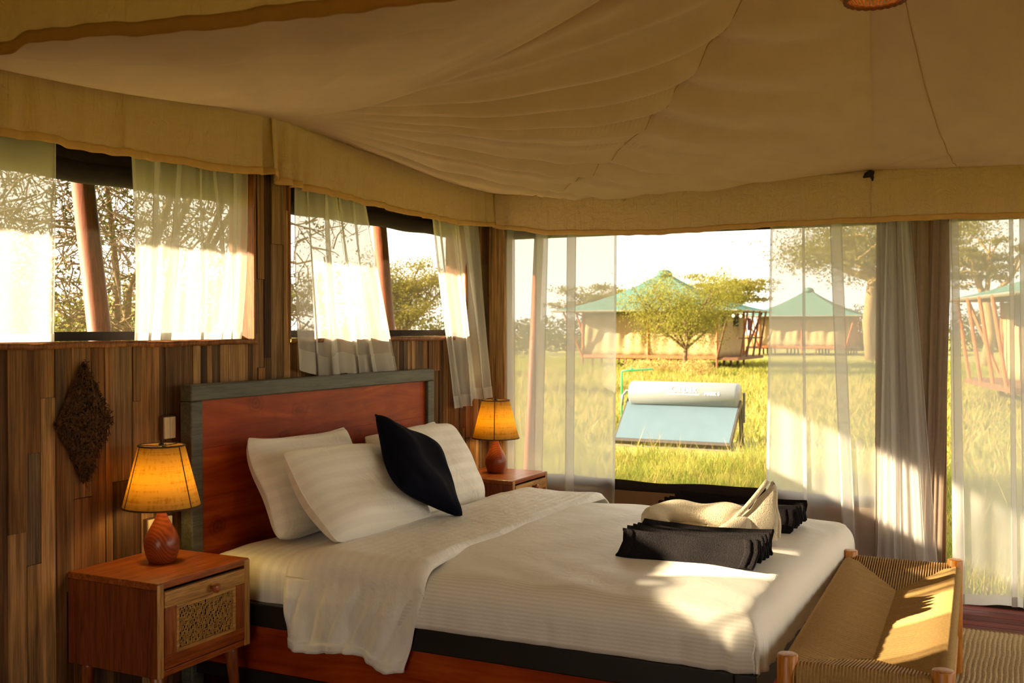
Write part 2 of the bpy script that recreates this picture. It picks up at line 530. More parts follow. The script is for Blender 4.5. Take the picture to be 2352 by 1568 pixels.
# plank wall
m = MB()
y0, y1 = WA + 0.012, WA + 0.14
m.box((XP - 3.9, y0, -0.16), (WB + 0.13, y1 + 0.02, SILL - 0.02))
for a, b in ((XP - 3.9, W1[0]), (W1[1], W2[0]), (W2[1], WB + 0.13)):
    m.box((a, y0, SILL - 0.02), (b, y1, 2.10))
m.box((XP - 3.9, y0, 2.10), (WB + 0.13, y1, 2.62))
wl = structure(m.build('wall_left', M['dark_backing']), 'wall of weathered vertical reclaimed planks behind the bed')
pm = MB().box((-0.5, -0.5, -0.5), (0.5, 0.5, 0.5)).build('wall_plank', M['plank'], wl)
pm_first = [True]
def plank(xa, xb, za, zb):
    o = pm if pm_first[0] else pm.copy()
    if not pm_first[0]: COL.objects.link(o)
    pm_first[0] = False
    o.parent = wl
    pr = random.uniform(0.002, 0.012)
    o.location = ((xa + xb) / 2, WA + 0.012 - pr / 2 + 0.002, (za + zb) / 2)
    o.scale = (xb - xa - 0.0015, pr + 0.004, zb - za - 0.0015)
    o.rotation_euler = (0, random.uniform(-0.002, 0.002), 0)
def col_planks(xa, xb, za, zb):
    x = xa
    while x < xb - 0.012:
        w = min(random.choice([0.03, 0.038, 0.045, 0.055, 0.07, 0.09]) * random.uniform(0.85, 1.15), xb - x)
        if xb - x - w < 0.02: w = xb - x
        z = za
        while z < zb - 0.02:
            h = random.uniform(0.35, 1.5)
            if zb - z - h < 0.15: h = zb - z
            plank(x, x + w, z, min(z + h, zb))
            z += h
        x += w
col_planks(1.82, W1[1], 0, SILL - 0.02)
col_planks(W1[1], W2[0], 0, 2.25)
col_planks(W2[0], 5.22, 0, SILL - 0.02)
col_planks(5.22, W2[1], 0, SILL - 0.02)
col_planks(W2[1], WB, 0, 2.25)
col_planks(1.82, W1[0], SILL - 0.02, 2.25)

def window_in_plank_wall(n, xa, xb, label):
    w = structure(bpy.data.objects.new('window_%d' % n, None), label)
    COL.objects.link(w)
    w.location = ((xa + xb) / 2, WA, SILL)
    # sill with a rough waney front edge
    N = 60
    P = np.zeros((N, 4, 3))
    xs = np.linspace(xa - 0.01, xb + 0.01, N)
    wob = 0.006 * np.sin(xs * 9 + n) + 0.004 * np.sin(xs * 23 + 2 * n) + 0.002 * np.sin(xs * 61)
    for j, (yy, zz) in enumerate(((WA + 0.13, SILL - 0.018), (WA - 0.012, SILL - 0.022), (WA - 0.016, SILL - 0.002), (WA + 0.13, SILL))):
        P[:, j, 0] = xs
        P[:, j, 1] = yy - (wob if j in (1, 2) else 0)
        P[:, j, 2] = zz + (wob * 0.4 if j in (1, 2) else 0)
    MB().grid(P).build('sill', M['jamb'], w, True)
    MB().box((xb - 0.002, WA - 0.004, SILL), (xb + 0.012, WA + 0.14, 2.1)).build('jamb', M['jamb'], w, bevel=0.003)
    MB().box((xa - 0.012, WA - 0.004, SILL), (xa + 0.002, WA + 0.14, 2.1)).build('jamb', M['jamb'], w, bevel=0.003)
    ys = WA + 0.125
    MB().box((xa, ys, SILL), (xb, ys + 0.002, 2.1)).build('insect_screen', M['screen'], w)
    MB().box((xa, ys - 0.012, SILL + 0.002), (xb, ys + 0.012, SILL + 0.036)).build('bottom_strap', M['black_fabric'], w)
    # rolled up storm flap
    pts = [(xa + (xb - xa) * i / 24, ys - 0.004, 2.012 + 0.004 * math.sin(i * 0.9 + n)) for i in range(25)]
    MB().tube(pts, 0.044, 12).build('rolled_flap', M['black_fabric'], w, True)
    MB().box((xa, ys - 0.03, 2.03), (xb, ys + 0.01, 2.2)).build('flap_header', M['black_fabric'], w)
    return w
window_in_plank_wall(1, *W1, 'screened window in the plank wall left of the pillar')
window_in_plank_wall(2, *W2, 'screened window in the plank wall above the headboard')

# sheer-curtain wall (wall_back), openings B1 (0.80..3.0) and B2 to the floor
B1 = (0.77, 2.99, 0.52, 1.985)
B2 = (-1.7, 0.45, 0.03, 1.985)
m = MB()
xa, xb = WB, WB + 0.05
m.box((xa, YS, 1.985), (xb, WA, 2.62))
m.box((xa, B1[1], 0), (xb, WA, 1.985))
m.box((xa, B2[1], 0), (xb, B1[0], 1.985))
m.box((xa, YS, 0), (xb, B2[0], 1.985))
m.box((xa, B1[0], 0), (xb, B1[1], 0.46))
wbk = structure(m.build('wall_back', M['brown_canvas']), 'brown canvas wall with tall screened openings')
MB().box((WA and WB - 0.06, WA - 0.11, 0), (WB + 0.05, WA, 2.2)).build('corner_post', M['plank'], wbk, bevel=0.006)
def canvas_window(n, b, label, strap=True):
    w = structure(bpy.data.objects.new('window_%d' % n, None), label)
    COL.objects.link(w)
    w.location = (WB, (b[0] + b[1]) / 2, b[2])
    MB().box((WB + 0.02, b[0], b[2] - 0.05), (WB + 0.022, b[1], b[3])).build('insect_screen', M['screen'], w)
    if strap:
        N = 40
        pts = [(WB + 0.010, b[0] + (b[1] - b[0]) * i / (N - 1), b[2] - 0.03 - 0.006 * math.sin(i * 0.35)) for i in range(N)]
        P = np.zeros((N, 8, 3))
        for i, p in enumerate(pts):
            for j in range(8):
                t = 2 * PI * j / 7
                P[i, j] = (p[0] + 0.014 * math.cos(t), p[1], p[2] + (0.033 + 0.003 * math.sin(i * 0.8)) * math.sin(t))
        MB().grid(P).build('bottom_strap', M['black_fabric'], w, True)
    MB().box((WB - 0.01, b[0], b[3] - 0.012), (WB + 0.03, b[1], b[3] + 0.05)).build('top_strap', M['black_fabric'], w, bevel=0.005)
canvas_window(3, B1, 'tall screened window looking out to the solar heater')
canvas_window(4, B2, 'floor-length screened opening behind the rightmost sheer')

# wall_right (far side, out of view): low canvas wall, wide openings added to brighten the bed
m = MB()
m.box((-2.1, YS - 0.05, 0), (WB + 0.05, YS, 0.5))
m.box((-2.1, YS - 0.05, 2.0), (WB + 0.05, YS, 2.62))
m.box((-2.1, YS - 0.05, 0.5), (2.0, YS, 2.0))
for px in (4.1, 5.8):
    m.box((px, YS - 0.05, 0.5), (px + 0.2, YS, 2.0))
structure(m.build('wall_right', M['brown_canvas']), 'low canvas wall, unseen, with openings added to let in daylight')
# ante-room behind the camera; unseen doorway added and widened to light the flap
m = MB()
m.box((-2.15, YS, 0), (-2.1, -0.3, 2.6))
m.box((-2.15, 2.0, 0), (-2.1, WA, 2.6))
m.box((-2.15, -0.3, 2.1), (-2.1, 2.0, 2.6))
structure(m.build('wall_front', M['brown_canvas']), 'canvas end wall, unseen, with a doorway added to let in light')

# ------------------------------------------------------------------ ceiling lining
CX0, CX1, CY0, CY1 = XP + 0.03, WB - 0.11, YS, WA - 0.04
def perimeter(nu):
    """points clockwise: start mid wall A -> corner -> mid wall B -> ... ; returns pts, sag weight, z"""
    cx, cy = CTR
    keys = [(cx - 0.09, CY1), (CX1, CY1), (CX1, 0.80), (CX1, CY0), (cx, CY0), (CX0, CY0), (CX0, cy), (CX0, CY1), (cx - 0.09, CY1)]
    zk = [2.345, 2.255, 2.245, 2.25, 2.34, 2.25, 2.33, 2.265, 2.345]
    pts, zz, sg = [], [], []
    per = nu // 8
    for s in range(8):
        for i in range(per):
            t = i / per
            a, b = keys[s], keys[s + 1]
            pts.append((a[0] + (b[0] - a[0]) * t, a[1] + (b[1] - a[1]) * t))
            e = t * t * (3 - 2 * t)
            zz.append(zk[s] + (zk[s + 1] - zk[s]) * e)
            hook = t if s % 2 == 0 else 1 - t      # 0 at mid-wall, 1 at corner
            if s == 7: sg.append(0.24 * math.sin(PI / 2 * hook) ** 0.8)
            else: sg.append(0.29 * math.sin(PI / 2 * hook) ** 0.8)
    return np.array(pts), np.array(zz), np.array(sg)
NU, NV = 1280, 150
pp, pz, psg = perimeter(NU)
s_ = np.linspace(0, 1, NV) ** 1.25
PZ = 3.32
P = np.zeros((NU, NV, 3))
P[:, :, 0] = pp[:, None, 0] + (CTR[0] - pp[:, None, 0]) * s_[None]
P[:, :, 1] = pp[:, None, 1] + (CTR[1] - pp[:, None, 1]) * s_[None]
prof = s_ ** 1.8
P[:, :, 2] = pz[:, None] + (PZ - pz[:, None]) * prof[None] - psg[:, None] * 4 * (s_ * (1 - s_)) [None] * (0.55 + 0.45 * s_[None])
# belly near the edge between hooks
uu = (np.arange(NU) % (NU // 8)) / (NU // 8)
belly = np.sin(PI * uu)
P[:, :, 2] -= 0.035 * belly[:, None] * np.exp(-((s_ - 0.10) / 0.09) ** 2)[None]
# tension folds radiating from the mid-wall hooks
def folds(hx, hy, side, amp, kf, seed):
    dx, dy = P[:, :, 0] - hx, P[:, :, 1] - hy
    r = np.sqrt(dx * dx + dy * dy) + 1e-6
    ph = np.arctan2(-dy, dx * side)          # 0 along the wall, pi/2 straight in
    env = sstep(0.02, 0.5, r) * (1 - sstep(1.5, 3.0, r)) * sstep(0.12, 0.4, ph) * (1 - sstep(1.45, 1.75, ph))
    w = -np.abs(np.sin(ph * kf * 0.5 + 0.9 * np.sin(ph * 5 + seed) + 0.35 * r)) ** 0.8 + 0.35 * np.sin(ph * kf * 1.4 + seed + 0.5 * r) * sstep(0.4, 1.0, r)
    P[:, :, 2] += amp * env * w * np.minimum(1, r / 0.9)
folds(CTR[0] - 0.09, CY1, 1, 0.048, 44, 1.0)
folds(CTR[0] - 0.09, CY1, -1, 0.012, 18, 2.0)
# overlapped seam at the hook: right panel starts a little higher behind the left one
dxs = P[:, :, 0] - (CTR[0] - 0.09 + (0.09 * (CY1 - P[:, :, 1]) / (CY1 - CTR[1])))
rs = np.sqrt(dxs ** 2 + (CY1 - P[:, :, 1]) ** 2)
near_a = (P[:, :, 1] > CTR[1] + 0.2) * sstep(0.0, 0.5, CY1 - P[:, :, 1]) * (1 - sstep(1.6, 2.4, CY1 - P[:, :, 1]))
P[:, :, 2] += 0.075 * np.exp(-np.maximum(dxs, 0) / 0.16) * (dxs > 0.001) * near_a
P[:, :, 2] -= 0.03 * np.exp(-np.maximum(-dxs, 0) / 0.30) * (dxs <= 0.001) * near_a
# folds from the corner
dxc, dyc = CX1 - P[:, :, 0], CY1 - P[:, :, 1]
rc = np.sqrt(dxc ** 2 + dyc ** 2)
phc = np.arctan2(dyc, dxc)
P[:, :, 2] += 0.004 * np.sin(phc * 34 + 1.2 * np.sin(phc * 7)) * sstep(0.1, 0.6, rc) * (1 - sstep(1.4, 2.6, rc))
# hook on the curtain wall: light pull marks
dxh, dyh = CX1 - P[:, :, 0], P[:, :, 1] - 0.80
rh = np.sqrt(dxh ** 2 + dyh ** 2)
phh = np.arctan2(dyh, dxh)
P[:, :, 2] += 0.006 * np.sin(phh * 26) * sstep(0.05, 0.3, rh) * (1 - sstep(0.6, 1.8, rh)) * sstep(0.2, 0.7, np.abs(phh))
CEIL = P.copy()
ceil = structure(MB().grid(P, closed_u=True).build('ceiling', M['ceiling'], None, True), 'draped beige fabric tent lining')
def ceil_seam(i_from, i_to, sa, sb, name='seam'):
    """thin stitched seam riding just under the lining"""
    pts = []
    for k in range(50):
        t = k / 49
        s = sa + (sb - sa) * t
        i = int(round(i_from + (i_to - i_from) * t)) % NU
        j = s ** 0.8 * (NV - 1)
        j0 = int(min(j, NV - 2)); f = j - j0
        p = CEIL[i, j0] * (1 - f) + CEIL[i, j0 + 1] * f
        pts.append((p[0], p[1], p[2] - 0.002))
    MB().tube(pts, 0.0018, 5).build(name, M['seam'], ceil, True)
ceil_seam(NU // 8, NU // 8, 0.02, 0.96)
ceil_seam(int(NU * 0.269), int(NU * 0.269), 0.0, 0.96)
# flat lining over the ante-room
m = MB().box((-2.15, YS, 2.45), (XP + 0.02, WA, 2.47))
m.box((XP, YS, 2.25), (XP + 0.02, WA, 2.7))
structure(m.build('trim_1', M['ceiling']), 'flat lining above the ante-room')

# outer roof
ex0, ex1, ey0, ey1, ez = -3.0, 6.95, -3.1, 4.15, 2.19
ra, rb_ = (0.9, 0.55, 4.2), (3.83, 0.55, 4.2)
V = [(ex0, ey0, ez), (ex1, ey0, ez), (ex1, ey1, ez), (ex0, ey1, ez), ra, rb_]
m = MB().add(V, [(0, 1, 5, 4), (1, 2, 5), (2, 3, 4, 5), (3, 0, 4)])
structure(m.build('roof', M['roof_own'], solid=0.02), 'outer canvas roof with eaves')

# ------------------------------------------------------------------ valances
def valance(name, label, axis, fixed, a, b, zt, zb, seed, side, hemcol='valance_hem', amp=0.010, hem_h=0.03, off=0.0, gather=()):
    r = random.Random(seed)
    t = thing(name, label, 'valance', (fixed, a, zt(a)) if axis == 'y' else (a, fixed, zt(a)))
    N, K = max(40, int(abs(b - a) * 90)), 16
    us = np.linspace(a, b, N)
    ph = [r.uniform(0, 6) for _ in range(6)]
    fold = 0.5 * np.sin(us * 15 + ph[0]) + 0.6 * np.sin(us * 31 + ph[1] + 1.5 * np.sin(us * 5)) + 0.35 * np.sin(us * 67 + ph[2])
    for (g0, ga, gw) in gather:
        fold = fold + ga * np.exp(-((us - g0) / gw) ** 2) * np.sin((us - g0) * 62 + 0.8)
    wav = 0.0028 * np.sin(us * 7 + ph[3] + 2 * np.sin(us * 2.3)) + 0.002 * np.sin(us * 23 + ph[4] + 2 * np.sin(us * 3)) + 0.0012 * np.sin(us * 61 + ph[5])
    zt_ = np.array([zt(u) for u in us]); zb_ = np.array([zb(u) for u in us]) + wav
    def surf(v0, v1, k, push):
        vs_ = np.linspace(v0, v1, k)
        Pp = np.zeros((N, k, 3))
        z = zt_[:, None] + (zb_ - zt_)[:, None] * vs_[None]
        disp = amp * fold[:, None] * (0.25 + 0.75 * vs_[None]) + push + off * vs_[None]
        if axis == 'x':
            Pp[:, :, 0] = us[:, None]; Pp[:, :, 1] = fixed + side * disp
        else:
            Pp[:, :, 1] = us[:, None]; Pp[:, :, 0] = fixed + side * disp
        Pp[:, :, 2] = z
        return Pp
    hh = hem_h / float(np.mean(zt_ - zb_))
    MB().grid(surf(0, 1 - hh * 0.4, K, 0)).build('cloth', M['valance'], t, True, solid=0.003)
    MB().grid(surf(1 - hh, 1, 4, 0.003)).build('hem', M[hemcol], t, True, solid=0.004)
    return t
lin = lambda pts: (lambda u: float(np.interp(u, [p[0] for p in pts], [p[1] for p in pts])))
valance('canvas_valance', 'beige canvas valance hanging over the left window, ends at the pillar', 'x', WA - 0.05, XP + 0.02, 3.745,
        lin([(1.8, 2.27), (2.4, 2.285), (3.2, 2.325), (3.75, 2.37)]), lin([(1.8, 2.04), (2.42, 2.052), (3.0, 2.06), (3.5, 2.075), (3.745, 2.10)]), 3, -1, amp=0.012, gather=((3.745, 2.0, 0.10), (2.5, 0.8, 0.05), (2.9, 0.7, 0.05)))
valance('canvas_valance', 'beige canvas valance above the headboard window, between pillar and room corner', 'x', WA - 0.055, 3.725, WB - 0.10,
        lin([(3.7, 2.37), (4.2, 2.33), (5.0, 2.29), (6, 2.28)]), lin([(3.7, 2.10), (3.80, 2.06), (3.95, 2.055), (4.6, 2.035), (5.3, 2.02), (5.6, 2.03), (6, 2.05)]), 8, -1, amp=0.014, gather=((3.82, 2.2, 0.14), (5.8, 1.6, 0.12)))
valance('canvas_valance', 'beige canvas valance above the solar-heater window, from room corner to hook', 'y', WB - 0.125, 0.79, WA - 0.06,
        lin([(0.7, 2.245), (1.6, 2.245), (2.3, 2.24), (3.1, 2.27)]), lin([(0.7, 1.972), (1.4, 1.968), (2.0, 1.955), (2.3, 1.962), (2.7, 1.985), (3.0, 2.03), (3.1, 2.05)]), 5, -1, amp=0.008, gather=((3.0, 2.2, 0.14),))
valance('canvas_valance', 'plain canvas valance at far right over the rightmost sheer curtain', 'y', WB - 0.125, YS, 0.81,
        lin([(-2, 2.24), (0.1, 2.245), (0.9, 2.25)]), lin([(-2, 1.965), (0.1, 1.966), (0.8, 1.974)]), 11, -1, amp=0.006)
valance('canvas_flap', 'blurred canvas flap with brown hem across the top left corner', 'y', XP, YS + 0.02, WA - 0.02,
        lin([(-2, 2.46), (3.1, 2.46)]), lin([(-2, 2.06), (1.06, 2.062), (1.74, 2.08), (2.05, 2.108), (2.20, 2.115), (2.26, 2.105), (2.31, 2.103), (3.1, 2.09)]), 21, -1, 'flap_hem', amp=0.004, hem_h=0.034)
# dark knotted tie at the hook
t = tag(MB().tube([(WB - 0.13, 0.80, 2.235), (WB - 0.15, 0.81, 2.225), (WB - 0.17, 0.83, 2.215), (WB - 0.16, 0.845, 2.205)], [0.008, 0.02, 0.015, 0.004], 7)
        .tube([(WB - 0.15, 0.81, 2.228), (WB - 0.16, 0.80, 2.20), (WB - 0.155, 0.80, 2.185)], [0.012, 0.009, 0.003], 6)
        .build('knotted_tie', M['black_fabric'], None, True), 'small dark knotted tie where the lining meets the right valance', 'tie')

# ------------------------------------------------------------------ sheer curtains
def sheer(name, label, plane, fixed, top, bot, zt, zb, pleats, mat, seed, amp=0.012, hem=0.09, cat='curtain', bulge=None, group=None, hemmat='sheer_hem', wf=2.5, gap=0.010, edge=0.012):
    """flat cloth with a few real box pleats (three layers); plane 'y' hangs along x, plane 'x' along y.
    pleats: (u at top, u at bottom, width at top, width at bottom) as fractions"""
    r = random.Random(seed)
    nodes = []                                   # (u_top, u_bottom, depth)
    def run(a, b, d0, d1, n, first=False):
        for i in range(0 if first else 1, n + 1):
            f = i / n
            nodes.append((a[0] + (b[0] - a[0]) * f, a[1] + (b[1] - a[1]) * f, d0 + (d1 - d0) * f))
    cur = (0.0, 0.0)
    run((edge, edge), cur, 0.004, 0.0, 3, True)  # turned side edge
    for (ut, ub, wt, wbm) in pleats:
        lo = (ut - wt / 2, ub - wbm / 2); hi = (ut + wt / 2, ub + wbm / 2)
        run(cur, lo, 0, 0, 16)
        run(lo, hi, 0, gap, 6)
        run(hi, lo, gap, 2 * gap, 6)
        run(lo, hi, 2 * gap, gap * 0.6, 6)
        cur = hi
    run(cur, (1.0, 1.0), 0, 0, 16)
    run((1.0, 1.0), (1.0 - edge, 1.0 - edge), 0.0, 0.004, 3)
    A = np.array(nodes)
    N, K = len(A), 56
    v = np.linspace(0, 1, K)
    UT, Vv = np.meshgrid(A[:, 0], v, indexing='ij')
    UB = np.repeat(A[:, 1][:, None], K, 1)
    DD = np.repeat(A[:, 2][:, None], K, 1)
    U = UT + (UB - UT) * Vv
    e0 = top[0] + (bot[0] - top[0]) * Vv
    e1 = top[1] + (bot[1] - top[1]) * Vv
    p = [r.uniform(0, 6) for _ in range(5)]
    d = DD + amp * np.sin(2 * PI * wf * U + p[0] + 0.8 * np.sin(Vv * 2.5 + p[1])) + 0.5 * amp * np.sin(2 * PI * wf * 2.3 * U + p[2] + 1.2 * Vv) \
        + 0.25 * amp * np.sin(2 * PI * wf * 5.1 * U + p[3] - 1.5 * Vv)
    zbot = np.array([zb(q) for q in A[:, 1]])[:, None] if callable(zb) else np.full((N, 1), zb)
    zz = zt + (zbot - zt) * Vv
    if bulge is not None: d = d + bulge(U, Vv)
    al = e0 + (e1 - e0) * U
    Pp = np.zeros((N, K, 3))
    i, j = (0, 1) if plane == 'y' else (1, 0)
    Pp[:, :, i], Pp[:, :, j], Pp[:, :, 2] = al, fixed - d, zz
    loc = (top[0], fixed, float(np.min(zbot))) if plane == 'y' else (fixed, top[0], float(np.min(zbot)))
    t = thing(name, label, cat, loc, group)
    MB().grid(Pp).build('cloth', M[mat], t, True)
    if hem:
        hv = hem / (zt - float(np.mean(zbot)))
        Q = np.zeros((N, 4, 3))
        for jj in range(4):
            x = (1 - hv + hv * jj / 3) * (K - 1); j0 = min(int(x), K - 2); f = x - j0
            Q[:, jj] = Pp[:, j0] * (1 - f) + Pp[:, j0 + 1] * f
        Q[:, :, j] -= 0.002
        MB().grid(Q).build('hem', M[hemmat], t, True)
    return t
GA = 'short sheers on the plank wall'
sheer('sheer_curtain', 'white sheer at the far left edge of the photo, left half of the left window', 'y', WA + 0.014, (1.95, 2.645), (1.95, 2.632), 2.12, 1.377,
      [(.2, .2, .05, .05), (.40, .40, .04, .03)], 'sheer_a', 1, 0.012, 0.03, group=GA, wf=2.2)
sheer('sheer_curtain', 'white sheer between the leaning orange pole view and the pillar', 'y', WA + 0.016, (3.002, 3.675), (2.998, 3.60), 2.12, 1.377,
      [(.16, .10, .07, .04), (.36, .26, .06, .09), (.52, .60, .05, .04), (.66, .78, .05, .02), (.82, .90, .06, .05)], 'sheer_a', 2, 0.010, 0.03, group=GA, wf=3.0,
      bulge=lambda U, V: 0.014 * np.sin(V * 2.6))
sheer('sheer_curtain', 'white sheer blowing over the headboard top, wide opaque hem', 'y', WA - 0.002, (3.940, 4.52), (3.925, 4.78), 2.12,
      lambda a: float(np.interp(a, [0, .08, .2, .3, .36, .44, .5, .62, .75, .9, 1], [1.235, 1.215, 1.20, 1.175, 1.20, 1.205, 1.185, 1.18, 1.185, 1.19, 1.165])),
      [(.18, .20, .10, .05), (.40, .34, .06, .08), (.64, .56, .07, .03), (.80, .74, .05, .06)], 'sheer_a', 3, 0.016, 0.105, group=GA, wf=2.3,
      bulge=lambda U, V: 0.040 * V ** 1.5)
sheer('sheer_curtain', 'white sheer beside the room corner hanging above the far lamp', 'y', WA - 0.004, (5.16, 5.72), (5.38, 5.86), 2.12,
      lambda a: float(np.interp(a, [0, .40, .45, .8, 1], [0.955, 0.96, 1.0, 0.985, 1.0])),
      [(.16, .14, .08, .03), (.44, .40, .06, .10), (.72, .76, .08, .05)], 'sheer_a', 4, 0.016, 0.07, group=GA, wf=2.2,
      bulge=lambda U, V: 0.03 * V)
GB = 'long sheers on the canvas wall'
sheer('sheer_curtain', 'long thin sheer in the room corner behind the far lamp', 'x', WB - 0.03, (2.99, 2.265), (2.99, 2.275), 2.05, 0.06,
      [(.045, .05, .08, .08), (.34, .30, .12, .07), (.62, .60, .08, .07)], 'sheer_b', 5, 0.010, 0.03, group=GB, wf=1.3, edge=0.02)
sheer('sheer_curtain', 'long thin sheer right of the solar-heater view, swept towards the grey drape', 'x', WB - 0.035, (1.355, 0.68), (1.385, 0.60), 2.05, 0.05,
      [(.27, .30, .02, .02), (.52, .60, .09, .08), (.90, .86, .10, .10)], 'sheer_b', 6, 0.012, 0.03, group=GB, wf=1.2, edge=0.02)
sheer('sheer_curtain', 'narrow gathered sheer falling diagonally in front of the grey drape', 'x', WB - 0.068, (0.74, 0.63), (0.78, 0.47), 2.05, 0.05,
      [(.25, .35, .3, .12), (.75, .72, .3, .16)], 'sheer_b', 16, 0.010, 0.03, group=GB, wf=1.5, gap=0.007)
sheer('sheer_curtain', 'long thin sheer at the far right pooling on the floor', 'x', WB - 0.045, (0.44, -0.9), (0.41, -0.9), 2.05, 0.03,
      [(.02, .03, .025, .035), (.215, .22, .015, .02), (.255, .265, .025, .03), (.45, .46, .03, .03), (.7, .7, .05, .05)], 'sheer_b', 7, 0.012, 0.05, group=GB, wf=2.4,
      bulge=lambda U, V: 0.07 * sstep(0.90, 1.0, V) * (0.7 + 0.3 * np.sin(U * 22)))
sheer('drape', 'opaque grey-brown drape hanging between two long sheers', 'x', WB - 0.006, (0.80, 0.425), (0.80, 0.47), 2.05, 0.03,
      [(.2, .2, .1, .1), (.5, .5, .1, .1), (.8, .78, .1, .1)], 'grey_curtain', 9, 0.008, 0, wf=3.0, gap=0.006)

# ------------------------------------------------------------------ bed
BX0, BX1, BY0, BY1 = 3.19, 5.06, 0.77, 3.00
bed = thing('bed', 'low wooden double bed with red panelled headboard in a dark painted frame', 'bed', (4.12, 1.9, 0))
hb = MB()
fw_ = 0.066
hb.box((BX0, BY1, 0.0), (BX0 + fw_, BY1 + 0.06, 1.2 - fw_))
hb.box((BX1 - fw_, BY1, 0.0), (BX1, BY1 + 0.06, 1.2 - fw_))
hb.box((BX0, BY1, 1.2 - fw_), (BX1, BY1 + 0.06, 1.2))
hbo = hb.build('headboard_frame', M['grey_paint'], bed, bevel=0.006)
zz = [0.30, 0.52, 0.74, 0.94, 1.2 - fw_]
for i in range(4):
    MB().box((BX0 + fw_ - 0.005, BY1 + 0.022, zz[i] + 0.0003), (BX1 - fw_ + 0.005, BY1 + 0.045, zz[i + 1] - 0.0003)).build('headboard_panel', M['headboard'], bed, bevel=0.0006)
MB().box((BX0 + 0.01, BY0 + 0.07, 0.285), (BX0 + 0.07, BY1, 0.372)).build('side_rail', M['black_paint'], bed, bevel=0.005)
MB().box((BX1 - 0.07, BY0 + 0.07, 0.285), (BX1 - 0.01, BY1, 0.372)).build('side_rail', M['black_paint'], bed, bevel=0.005)
MB().box((BX0 + 0.01, BY0, 0.285), (BX1 - 0.01, BY0 + 0.07, 0.372)).build('foot_rail', M['black_paint'], bed, bevel=0.005)
MB().box((BX0 + 0.03, BY0 + 0.05, 0.11), (BX0 + 0.055, BY1, 0.285)).build('side_board', M['headboard'], bed, bevel=0.003)
MB().box((BX1 - 0.055, BY0 + 0.05, 0.11), (BX1 - 0.03, BY1, 0.285)).build('side_board', M['headboard'], bed, bevel=0.003)
MB().box((BX0 + 0.055, BY0 + 0.03, 0.11), (BX1 - 0.055, BY0 + 0.055, 0.285)).build('foot_board', M['headboard'], bed, bevel=0.003)
MB().box((BX0 + 0.02, BY0 + 0.05, 0.06), (BX0 + 0.065, BY1, 0.11)).build('lower_rail', M['black_paint'], bed, bevel=0.003)
for lx in (BX0 + 0.02, BX1 - 0.10):
    MB().box((lx, BY0 + 0.02, 0), (lx + 0.08, BY0 + 0.10, 0.285)).build('leg', M['black_paint'], bed, bevel=0.004)
MB().box((BX0 + 0.06, BY0 + 0.06, 0.27), (BX1 - 0.06, BY1, 0.362)).build('slat_base', M['black_paint'], bed)

def soft_slab(x0, x1, y0, y1, z0, z1, rad, crown, nx=90, ny=110, wr=None, seed=0, open_back=False, rf=None):
    """rounded bedding slab as one wrapped sheet; UV in metres along x (unrolled), y (unrolled)"""
    w, l, h = x1 - x0, y1 - y0, z1 - z0
    rf = rf or rad
    # unrolled lengths : drop + top + drop
    def prof(s, L, rad, both=True):
        """s in unrolled metres from -h to L+h -> (pos along, drop)"""
        pos = np.clip(s, 0, L)
        drop = np.maximum(np.maximum(-s, s - L), 0)
        return pos, drop
    arc = PI / 2 * rad
    def map1(s, L, r):
        # flat length L-2r on top, arcs, then vertical drop
        a = PI / 2 * r
        half = (L - 2 * r) / 2
        q = np.abs(s)
        sg = np.sign(s)
        p = np.where(q < half, q, np.where(q < half + a, half + r * np.sin(np.clip((q - half) / r, 0, PI / 2)), half + r))
        dz = np.where(q < half, 0, np.where(q < half + a, r * (1 - np.cos(np.clip((q - half) / r, 0, PI / 2))), r + (q - half - a)))
        return sg * p, dz
    Sx = (w - 2 * rad) / 2 + arc + (h - rad)
    sx = np.linspace(-Sx, Sx, nx)
    af = PI / 2 * rf
    Sy0 = (l - 2 * rf) / 2 + af + (h - rf)
    sy1 = (l - 2 * rf) / 2 + af + (0 if open_back else (h - rf))
    sy = np.linspace(-Sy0, sy1, ny)
    px, dx = map1(sx, w, rad)
    py, dy = map1(sy, l, rf)
    X, Y = np.meshgrid(px, py, indexing='ij')
    DX, DY = np.meshgrid(dx, dy, indexing='ij')
    # where both drop, the corner is rounded: combine
    both = np.minimum(DX, DY)
    D = np.maximum(DX, DY)
    D = np.minimum(np.sqrt(DX ** 2 + DY ** 2) * 0.35 + D * 0.65, h)
    kx = np.clip(DX / rad, 0, 1) * np.clip(DY / rf, 0, 1)
    X = X - np.sign(X) * kx * rad * 0.3
    Y = Y - np.sign(Y) * kx * rf * 0.3
    nxn, nyn = X / (w / 2), Y / (l / 2)
    Z = z1 - D + crown * np.clip(1 - nxn ** 4, 0, 1) * np.clip(1 - nyn ** 6, 0, 1)
    UX, UY = np.meshgrid(sx, sy, indexing='ij')
    if wr is not None:
        DXYZ = wr(UX, UY, DX, DY, X, Y)
        X, Y, Z = X + DXYZ[0], Y + DXYZ[1], Z + DXYZ[2]
    Pp = np.stack([X + (x0 + x1) / 2, Y + (y0 + y1) / 2, Z], -1)
    return Pp, np.stack([UX, UY], -1)

def wr_m(UX, UY, DX, DY, X, Y):
    z = 0.002 * np.sin(UX * 23 + 2 * np.sin(UY * 5)) + 0.002 * np.sin(UY * 19 + UX * 7)
    return 0.004 * np.sin(UY * 40) * (DX > 0.05), 0 * X, z * (DX < 0.05)
Pm, Um = soft_slab(BX0 + 0.045, BX1 - 0.045, BY0 + 0.10, BY1 - 0.02, 0.363, 0.530, 0.07, 0.028, 70, 80, wr_m)
mt = thing('mattress', 'mattress in a white striped fitted sheet, bare beside the near nightstand', 'mattress', (4.12, 1.9, 0.363))
MB().grid(Pm, Um[:, :, ::-1]).build('fitted_sheet', M['sheet_w'], mt, True)

